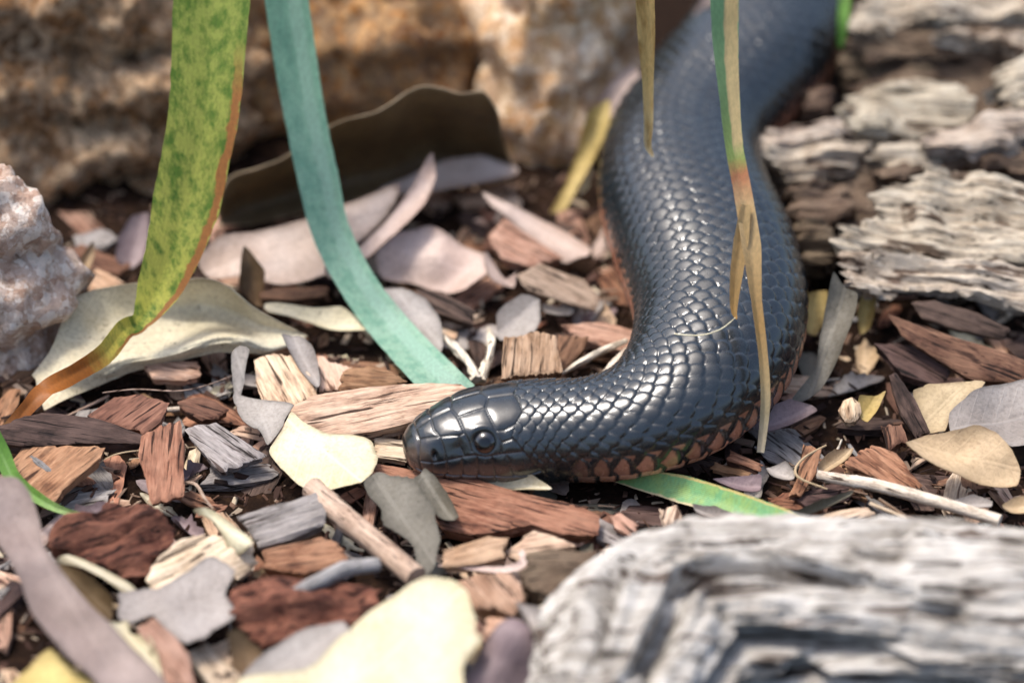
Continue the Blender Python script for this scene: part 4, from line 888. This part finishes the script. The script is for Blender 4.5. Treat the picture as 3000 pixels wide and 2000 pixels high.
# ------------------------------------------------------------------ living and dead blades
def blade_mat(key, stops, edge=None, mottle=None, tipcol=None, rough=.45, trans=.42):
    s = NT(key); a = col_attr(s, 'tu'); sc = s.n('ShaderNodeSeparateColor'); s.l(a.outputs['Color'], sc.inputs[0])
    co = s.coord(offs=False); nn = s.noise(s.coord((1, 1, .22), False), 3.0, 6, .68); f = s.noise(s.coord((1, 1, .2), False), 14, 4, .6)
    t = s.math('ADD', sc.outputs[0], s.math('MULTIPLY', s.math('SUBTRACT', nn, .5), .07))
    c = s.ramp(t, [(p, hx(h)) for p, h in stops])
    if mottle: c = s.mix(s.math('MULTIPLY', s.ramp(nn, [(.44, (0,)*3+(1,)), (.62, (1,)*3+(1,))]), s.ramp(t, [(mottle[1], (1,)*3+(1,)), (mottle[1]+.05, (0,)*3+(1,))])), c, hx(mottle[0]))
    u = s.math('ADD', sc.outputs[1], s.math('MULTIPLY', s.math('SUBTRACT', nn, .5), .25))
    if edge:
        for (lo, hi, colr, t0, t1) in edge:
            e = s.ramp(u, [(max(0, lo-.02), (0,)*3+(1,)), (lo+.02, (1,)*3+(1,)), (hi-.001, (1,)*3+(1,)), (min(1, hi+.03), (0,)*3+(1,))]) if hi < 1 else s.ramp(u, [(lo-.03, (0,)*3+(1,)), (lo+.03, (1,)*3+(1,))])
            tm = s.ramp(sc.outputs[0], [(max(0, t0), (0,)*3+(1,)), (t0+.06, (1,)*3+(1,)), (t1-.03, (1,)*3+(1,)), (t1+.01, (0,)*3+(1,))])
            c = s.mix(s.math('MULTIPLY', e, tm), c, hx(colr))
    c = s.mix(s.math('MULTIPLY', s.ramp(f, [(.35, (1,)*3+(1,)), (.6, (0,)*3+(1,))]), .22), c, (.02, .03, .015, 1))
    w_ = s.math('SINE', s.math('MULTIPLY', sc.outputs[1], 90.0))
    h = s.math('ADD', s.math('MULTIPLY', w_, .25), f)
    m = s.fin(c, rough, s.bump(h, .3, .02), .4)
    tr = s.n('ShaderNodeBsdfTranslucent'); s.l(c, tr.inputs[0]); mx = s.n('ShaderNodeMixShader'); mx.inputs[0].default_value = trans
    s.l(s.b.outputs[0], mx.inputs[1]); s.l(tr.outputs[0], mx.inputs[2]); s.l(mx.outputs[0], s.out.inputs[0]); return m
def bpath(rows):
    """rows of pixel x, y, distance y (cm from the focus line) -> points"""
    return [PY(x, y, d) for x, y, d in rows]
B_YEL = blade_mat('blade_yellow_green', [(0, '98a64c'), (.35, 'b2b452'), (.55, 'c6c252'), (.66, 'ccb854'), (.70, 'b06a24'), (.9, 'a86428'), (.97, 'c6a878')],
                  [(.0, .13, 'a87038', .12, .66)], ('5f7e26', .62))
ribbon('strap_leaf', 'mottled yellow-green strap leaf with a withered orange tip', 'leaf blade',
       bpath([(628, -260, 4.5), (622, -60, 3.2), (612, 150, 2.0), (598, 330, 1.0), (572, 470, .3), (545, 600, -.4), (505, 740, -1.3), (462, 850, -2.0), (412, 940, -2.7),
              (365, 965, -3.1), (304, 1038, -3.9), (214, 1096, -4.7), (134, 1141, -5.4), (82, 1192, -5.9), (20, 1264, -6.6), (-60, 1320, -7.0)]),
       [2.3, 2.25, 2.1, 2.02, 1.95, 1.95, 1.6, 1.25, .55, .6, .62, .52, .58, .42, .45, .45], B_YEL, [0, 0, 0, 0, 4, 8, 14, 10, 10, 25, 30, 20, -30, 20, 10, 0], .10, sub=12, nw=13)
B_TEAL = blade_mat('blade_blue_green', [(0, 'a0ccb2'), (.5, 'aad0b6'), (1, 'b0d2ba')], [(.18, .46, 'aed2bd', .0, 1.0)], ('8fbea4', 1.5), rough=.5, trans=.5)
ribbon('strap_leaf', 'smooth blue-green strap leaf arching down behind the snake head', 'leaf blade',
       bpath([(820, -260, 6.0), (836, -40, 5.2), (866, 179, 4.4), (897, 357, 3.6), (935, 536, 2.6), (970, 680, 1.8), (1045, 830, .6), (1140, 960, -.6), (1265, 1095, -3.0), (1345, 1168, -3.9)]),
       [1.25, 1.27, 1.26, 1.2, 1.2, 1.12, 1.12, 1.2, 1.3, 1.2], B_TEAL, [0, 0, 0, 0, 0, 0, 10, 15, 20, 20], .14, nw=11)
B_STRAW = blade_mat('dry_stem', [(0, 'd2b070'), (.5, 'dcc080'), (.9, 'e4d2a4'), (1, 'ece2c4')], None, ('b08c50', 1.5), trans=.2)
ribbon('dry_straw', 'dry straw-coloured stem hanging over the snake body', 'straw', bpath([(1880, -260, 2.0), (1888, -40, 1.6), (1893, 100, 1.4), (1898, 240, 1.2), (1900, 360, 1.0), (1898, 425, .9), (1914, 460, .8)]),
       [.6, .55, .5, .32, .26, .2, .06], B_STRAW, None, .35, .06)
B_GRN = blade_mat('blade_dying', [(0, '7fb086'), (.3, '8fae72'), (.42, '9fb060'), (.47, 'c08058'), (.53, 'd2b482'), (.75, 'bc9458'), (.9, 'ac9a74'), (1, 'd0c2a6')], [(.0, .5, 'd4bc86', .0, .42)], None, trans=.25)
ribbon('dying_blade', 'thin half-green dead blade hanging in front of the snake', 'leaf blade',
       bpath([(2118, -260, -1.0), (2122, -40, -1.6), (2124, 120, -2.0), (2135, 280, -2.6), (2150, 430, -3.2), (2175, 560, -3.8), (2200, 720, -4.6), (2215, 880, -5.4), (2235, 1040, -6.2), (2242, 1180, -6.9), (2228, 1325, -7.4)]),
       [.85, .8, .72, .6, .5, .5, .55, .35, .28, .27, .2], B_GRN, [0, 0, 10, 20, 10, 0, 10, 30, 20, 10, 0], .2, .04)
ribbon('withered_blade', 'torn brown fork of dead blade ending over the snake back', 'leaf blade', bpath([(2185, 600, -4.1), (2172, 700, -4.5), (2158, 800, -4.9), (2150, 900, -5.3), (2158, 935, -5.5)]), [.25, .42, .36, .2, .04], blade_mat('blade_brown', [(0, 'cdb280'), (1, 'b98e4c')], None, None), None, .2, .04)
tube('dry_fibre', 'thin pale curved fibre lying on the snake back', 'fibre', bpath([(2155, 930, -5.6), (2110, 965, -5.7), (2050, 982, -5.75), (1975, 978, -5.6)]), [.012, .02, .02, .02], L_CREAM, 6, .0, group='dry fibres')
B_NEW = blade_mat('blade_fresh', [(0, '5c8c38'), (.6, '7aa648'), (1, 'bccf92')], None, None)
ribbon('grass_blade', 'short fresh green blade rising beside the rotten log', 'grass blade', bpath([(2462, 140, 10.5), (2468, 70, 10.7), (2474, 0, 11.2), (2478, -120, 11.8)]), [.16, .34, .38, .36], B_NEW, None, .2, .04)
ribbon('grass_blade', 'fresh green shoot bending down beside the broad reddish chip', 'grass blade', [P(-60, 1220, 2.6), P(0, 1320, 1.9), P(40, 1400, 1.5), P(110, 1457, 1.25), P(185, 1495, 1.1), P(262, 1508, 1.0)], [.6, .5, .42, .32, .2, .04], B_NEW, None, .25, .04)
B_UND = blade_mat('blade_striped', [(0, '7aa05c'), (.5, '6da56c'), (1, '7db07a')], [(.92, 1.0, 'c9b88c', .0, 1.0), (.0, .08, 'bfae6a', .0, 1.0)], ('86a85e', 1.5), trans=.1)
ribbon('green_striped_blade', 'green striped blade with dry edges lying under the snake', 'leaf blade', [P(1780, 1385, .55), P(1850, 1400, .62), P(2000, 1433, .75), P(2180, 1488, .9), P(2310, 1535, .95), P(2420, 1590, .9)], [.3, .5, .78, .74, .72, .66], B_UND, None, .06, .04)
# --- fibres and straw
S_FIB = [([(2420, 1304, 1.1), (2357, 1340, 1.2), (2330, 1376, 1.2), (2348, 1403, 1.1), (2424, 1432, 1.0)], .04, 'loop of pale fibre crossing the red-brown diagonal chip'),
         ([(2415, 1540, .95), (2480, 1538, 1.0), (2560, 1530, 1.1), (2630, 1515, 1.15)], .022, 'thin pale fibre running to the straw stems'),
         ([(290, 1355, 1.15), (340, 1330, 1.3), (420, 1318, 1.35), (580, 1308, 1.1)], .018, 'thin pale fibre arching over the narrow upright reddish chip'),
         ([(300, 1150, 1.3), (400, 1140, 1.3), (520, 1145, 1.25), (600, 1130, 1.1), (680, 1100, 1.0)], .02, 'thin dry fibre in the shade below the speckled cream leaf'),
         ([(540, 1412, .9), (575, 1420, 1.0), (600, 1460, 1.0), (625, 1490, .9)], .05, 'small forked dark twig behind the curled white leaf')]
for pts, r_, lb in S_FIB:
    tube('dry_fibre', lb, 'fibre', [P(*q) for q in pts], [r_*.7, r_, r_, r_*.5], L_TAN if 'pale' in lb else W_STICK, 6, .0, group='dry fibres')
B_ST2 = W_PALE
for (x0, y0, x1, y1, r_, lb) in [(2549, 1474, 2812, 1592, .055, 'yellow straw stem leaning on the furrowed log'), (2576, 1462, 2760, 1590, .05, 'thin straw stem crossing the yellow straw stem'), (2700, 1530, 2830, 1600, .05, 'short straw stem end against the furrowed log')]:
    tube('straw_stem', lb, 'straw', [P(x0, y0, 1.1), P((x0+x1)/2, (y0+y1)/2-4, 1.15), P(x1, y1, 1.1)], [r_, r_, r_*.8], B_ST2, 8, .05, group='straw stems')
# ------------------------------------------------------------------ loose litter filling the floor
import re
def short(lb):
    return re.split(r' (?:with|under|behind|beside|lying|wedged|in|over|standing|crossing|against|before|leaning|tucked|at|between|on|pointing|half|touching|running|poking|crossed|like|arching|curling|resting|inside|across|hanging|rising|bending|ending|crossing|of|and|cracked|end) ', lb)[0]
def near(x, y, used={}):
    if not used:
        bpy.context.view_layer.update()
        used['l'] = [(short(lb), o.matrix_world.translation.x/CM, o.matrix_world.translation.y/CM) for lb, o in PLACES if not any(k in lb for k in ('fibre', 'snake with', 'rock', 'splinter', 'scrap')) and len(short(lb).split()) > 2]
        cnt = {}
        for s_, *_r in used['l']: cnt[s_] = cnt.get(s_, 0)+1
        used['l'] = [t for t in used['l'] if cnt[t[0]] == 1]
    return min(used['l'], key=lambda t: (t[1]-x)**2+(t[2]-y)**2)[0]
def filler():
    x0, y0, st = -20., -24., .2; nx, ny = 200, 250
    H = np.array([[gz(x0+i*st, y0+j*st) for i in range(nx)] for j in range(ny)])
    rnd = random.Random(5)
    mats = [(W_RED, 'reddish brown'), (W_DRED, 'maroon'), (W_TAN, 'tan'), (W_PINK, 'pinkish'), (W_GREY, 'grey'), (W_DARK, 'dark brown'), (W_PALE, 'pale straw-coloured')]
    wts = [5, 5, 4, 3, 4, 5, 2]
    shapes = []
    for k in range(16):
        L = rnd.uniform(.55, 1.5); Wd = rnd.uniform(.2, .55)*min(1, L); n = rnd.choice([4, 5, 6]); th = rnd.uniform(.12, .32)
        q = [(-L, -Wd*rnd.uniform(.5, 1)), (-L*rnd.uniform(.1, .5), -Wd), (L*rnd.uniform(.3, .8), -Wd*rnd.uniform(.7, 1)), (L, -Wd*rnd.uniform(.1, .6)), (L*rnd.uniform(.7, 1), Wd*rnd.uniform(.3, 1)), (-L*rnd.uniform(.2, .7), Wd)]
        sd_ = k*3.7
        def zf(p, d, sd_=sd_):
            g = np.array([nz(x*.4+sd_, y*5, sd_)+.6*fr(x+sd_, y*1.5, 2, 3) for x, y in p]); return .045*g-.05*np.exp(-d/.04)
        shapes.append((L, Wd, th, q, zf))
    meshes = {}
    def put(x, y, ang, L, Wd, th):
        us = np.linspace(-1, 1, 5); U, V_ = np.meshgrid(us*L, us*Wd); ca, sa = math.cos(ang), math.sin(ang)
        X = x+U*ca-V_*sa; Y = y+U*sa+V_*ca
        I = np.clip(((X-x0)/st).astype(int), 0, nx-1); J = np.clip(((Y-y0)/st).astype(int), 0, ny-1)
        Zs = H[J, I]; A = np.column_stack([np.ones(25), (X-x).ravel(), (Y-y).ravel()])
        cf = np.linalg.lstsq(A, Zs.ravel(), rcond=None)[0]; res = (Zs.ravel()-A@cf).max()
        z = cf[0]+.35*res
        return z, cf, (X, Y, I, J)
    groups = {}
    def drop(kind, x, y, n_try):
        pass
    n = 0; tries = 0
    while n < 300 and tries < 2500:
        tries += 1
        px, py = rnd.uniform(-120, 3120), rnd.uniform(560, 2120)
        p = P(px, py, .3)
        k = rnd.randrange(len(shapes)); L, Wd, th, q, zf = shapes[k]; ang = rnd.uniform(0, math.tau)
        z, cf, (X, Y, I, J) = put(p.x, p.y, ang, L, Wd, th)
        if z+th > .62 or math.hypot(cf[1], cf[2]) > .6: continue
        mi = rnd.choices(range(len(mats)), wts)[0]; mat, cname = mats[mi]
        key = (k, mi)
        if key not in meshes:
            me = flat_mesh('wood_chip', q, th, .13, zf, False, .05, k*1.7, .1); me.materials.append(mat); meshes[key] = me
        o = bpy.data.objects.new('wood_chip', meshes[key]); COL.objects.link(o)
        nrm = Vector((-cf[1]+rnd.gauss(0, .12), -cf[2]+rnd.gauss(0, .12), 1)).normalized(); ex = Vector((math.cos(ang), math.sin(ang), 0)); ex = (ex-nrm*ex.dot(nrm)).normalized(); ey = nrm.cross(ex)
        zz = z+th*.85
        o.matrix_world = Matrix(((ex.x, ey.x, nrm.x, p.x*CM), (ex.y, ey.y, nrm.y, p.y*CM), (ex.z, ey.z, nrm.z, zz*CM), (0, 0, 0, 1)))
        tag(o, '%s %s %s chip in the litter bed near the %s' % ('long' if L > 1.05 else 'short', 'narrow' if Wd < .4*L else 'broad', cname, near(p.x, p.y)), 'wood chip', 'loose %s chips in the litter bed' % cname)
        H[J, I] = np.maximum(H[J, I], z+th*.85+cf[1]*(X-p.x)+cf[2]*(Y-p.y))
        n += 1
    # small leaf scraps
    lm = [(L_GREY, 'grey'), (L_PINK, 'pinkish'), (L_MAUVE, 'mauve'), (L_OLIVE, 'olive'), (L_TAN, 'tan'), (L_CREAM, 'cream')]
    for k in range(80):
        px, py = rnd.uniform(-100, 3100), rnd.uniform(600, 2100); p = P(px, py, .5)
        L = rnd.uniform(.5, 1.3); Wd = L*rnd.uniform(.25, .5); ang = rnd.uniform(0, math.tau)
        z, cf, _ = put(p.x, p.y, ang, L, Wd, .02)
        if math.hypot(cf[1], cf[2]) > .7 or z > .62: continue
        mat, cname = rnd.choice(lm); cu = rnd.uniform(-.25, .3); sd_ = rnd.random()*40
        q = [(-L, 0), (-L*.5, -Wd*rnd.uniform(.7, 1)), (L*.2, -Wd), (L*rnd.uniform(.7, .9), -Wd*rnd.uniform(.2, .6)), (L, Wd*.1), (L*.4, Wd*rnd.uniform(.6, 1)), (-L*.4, Wd*rnd.uniform(.7, 1))]
        me = flat_mesh('leaf_scrap', q, .025, .16, lambda pp, d: cu*(pp[:, 1]/Wd)**2+.08*np.array([nz(x*1.3+sd_, y*1.3, sd_) for x, y in pp]), True, .16, sd_)
        me.materials.append(mat); o = bpy.data.objects.new('leaf_scrap', me); COL.objects.link(o)
        nrm = Vector((-cf[1]+rnd.uniform(-.15, .15), -cf[2]+rnd.uniform(-.2, .1), 1)).normalized(); ex = Vector((math.cos(ang), math.sin(ang), 0)); ex = (ex-nrm*ex.dot(nrm)).normalized(); ey = nrm.cross(ex)
        o.matrix_world = Matrix(((ex.x, ey.x, nrm.x, p.x*CM), (ex.y, ey.y, nrm.y, p.y*CM), (ex.z, ey.z, nrm.z, (z+.04)*CM), (0, 0, 0, 1)))
        tag(o, 'small %s leaf scrap among loose chips near the %s' % (cname, near(p.x, p.y)), 'leaf', 'small %s leaf scraps' % cname)
    # thin bark flakes and short twigs
    for k in range(150):
        px, py = rnd.uniform(-100, 3100), rnd.uniform(640, 2100); p = P(px, py, .5)
        L = rnd.uniform(.25, .7); Wd = L*rnd.uniform(.2, .6); ang = rnd.uniform(0, math.tau); z, cf, _ = put(p.x, p.y, ang, L, Wd, .05)
        if math.hypot(cf[1], cf[2]) > .8 or z > .6: continue
        sd_ = rnd.random()*40; mi = rnd.choices(range(len(mats)), wts)[0]; mat, cname = mats[mi]
        q = [(-L, -Wd*rnd.random()), (-L*.2, -Wd), (L*.8, -Wd*rnd.uniform(.3, 1)), (L, Wd*rnd.uniform(-.2, .4)), (L*.3, Wd), (-L*.7, Wd*rnd.uniform(.5, 1))]
        me = flat_mesh('bark_flake', q, .06, .1, lambda pp, d: .05*np.array([fr(x*1.5+sd_, y*4, sd_, 3) for x, y in pp]), False, .06, sd_)
        me.materials.append(mat); o = bpy.data.objects.new('bark_flake', me); COL.objects.link(o)
        nrm = Vector((-cf[1]+rnd.gauss(0, .25), -cf[2]+rnd.gauss(-.1, .25), 1)).normalized(); ex = Vector((math.cos(ang), math.sin(ang), 0)); ex = (ex-nrm*ex.dot(nrm)).normalized(); ey = nrm.cross(ex)
        o.matrix_world = Matrix(((ex.x, ey.x, nrm.x, p.x*CM), (ex.y, ey.y, nrm.y, p.y*CM), (ex.z, ey.z, nrm.z, (z+.07)*CM), (0, 0, 0, 1)))
        tag(o, 'tiny thin %s bark flake near the %s' % (cname, near(p.x, p.y)), 'bark flake', 'tiny %s bark flakes' % cname)
    for k in range(46):
        px, py = rnd.uniform(0, 3000), rnd.uniform(700, 2000); p = P(px, py, .5); L = rnd.uniform(.5, 1.6); ang = rnd.uniform(0, math.tau)
        z, cf, _ = put(p.x, p.y, ang, L, .1, .05)
        if z > .6 or math.hypot(cf[1], cf[2]) > .6: continue
        r_ = rnd.uniform(.02, .07); pts = [p+Vector((math.cos(ang)*t*L, math.sin(ang)*t*L, 0)) for t in (-1, -.3, .3, 1)]
        for t, v in zip((-1, -.3, .3, 1), pts): v.z = z+.06+(cf[1]*math.cos(ang)+cf[2]*math.sin(ang))*t*L; v.x += rnd.gauss(0, .08); v.y += rnd.gauss(0, .08)
        wm, cn = rnd.choice([(W_STICK, 'tan'), (W_STICKG, 'grey'), (W_DARK, 'dark'), (W_STICKW, 'pale')])
        tube('twig', 'thin bare %s twig near the %s' % (cn, near(p.x, p.y)), 'twig', pts, [r_, r_*1.1, r_, r_*.7], wm, 8, .12, 4, 'thin %s twigs' % cn, k)
    # crumbs: uncountable, one object
    V = []; F = []
    for k in range(8000):
        px, py = rnd.uniform(-200, 3200), rnd.uniform(430, 2200); p = P(px, py, 0)
        i = min(max(int((p.x-x0)/st), 0), nx-1); j = min(max(int((p.y-y0)/st), 0), ny-1); z = min(H[j, i], .55)
        l = rnd.uniform(.05, .32); w_, t = l*rnd.uniform(.12, .45), rnd.uniform(.008, .03)
        M = Matrix.Rotation(rnd.uniform(0, 6.3), 3, 'Z') @ Matrix.Rotation(rnd.gauss(0, .5), 3, 'X') @ Matrix.Rotation(rnd.gauss(0, .4), 3, 'Y')
        b = len(V)
        for sx, sy, sz in ((-1, -1, -1), (1, -.6, -1), (.8, 1, -1), (-1, .7, -1), (-.9, -.8, 1), (1, -.5, 1), (.7, .8, 1), (-.8, .6, 1)):
            v = M @ Vector((sx*l, sy*w_, sz*t)); V.append((p.x+v.x, p.y+v.y, z+v.z+t*.5))
        F += [[b+a for a in f] for f in ((3, 2, 1, 0), (4, 5, 6, 7), (0, 1, 5, 4), (1, 2, 6, 5), (2, 3, 7, 6), (3, 0, 4, 7))]
    m = NT('crumb'); geo = m.n('ShaderNodeNewGeometry'); c = m.ramp(geo.outputs['Random Per Island'], [(0, hx('1c120e')), (.35, hx('3a261e')), (.65, hx('5d4436')), (.88, hx('84705f')), (1, hx('b5a68e'))])
    o = link('bark_crumbs', mesh('bark_crumbs', V, F, False), m.fin(c, .8, None, .2)); tag(o, 'fine bark crumbs and fibres between the chips', None, None, 'stuff')
filler()
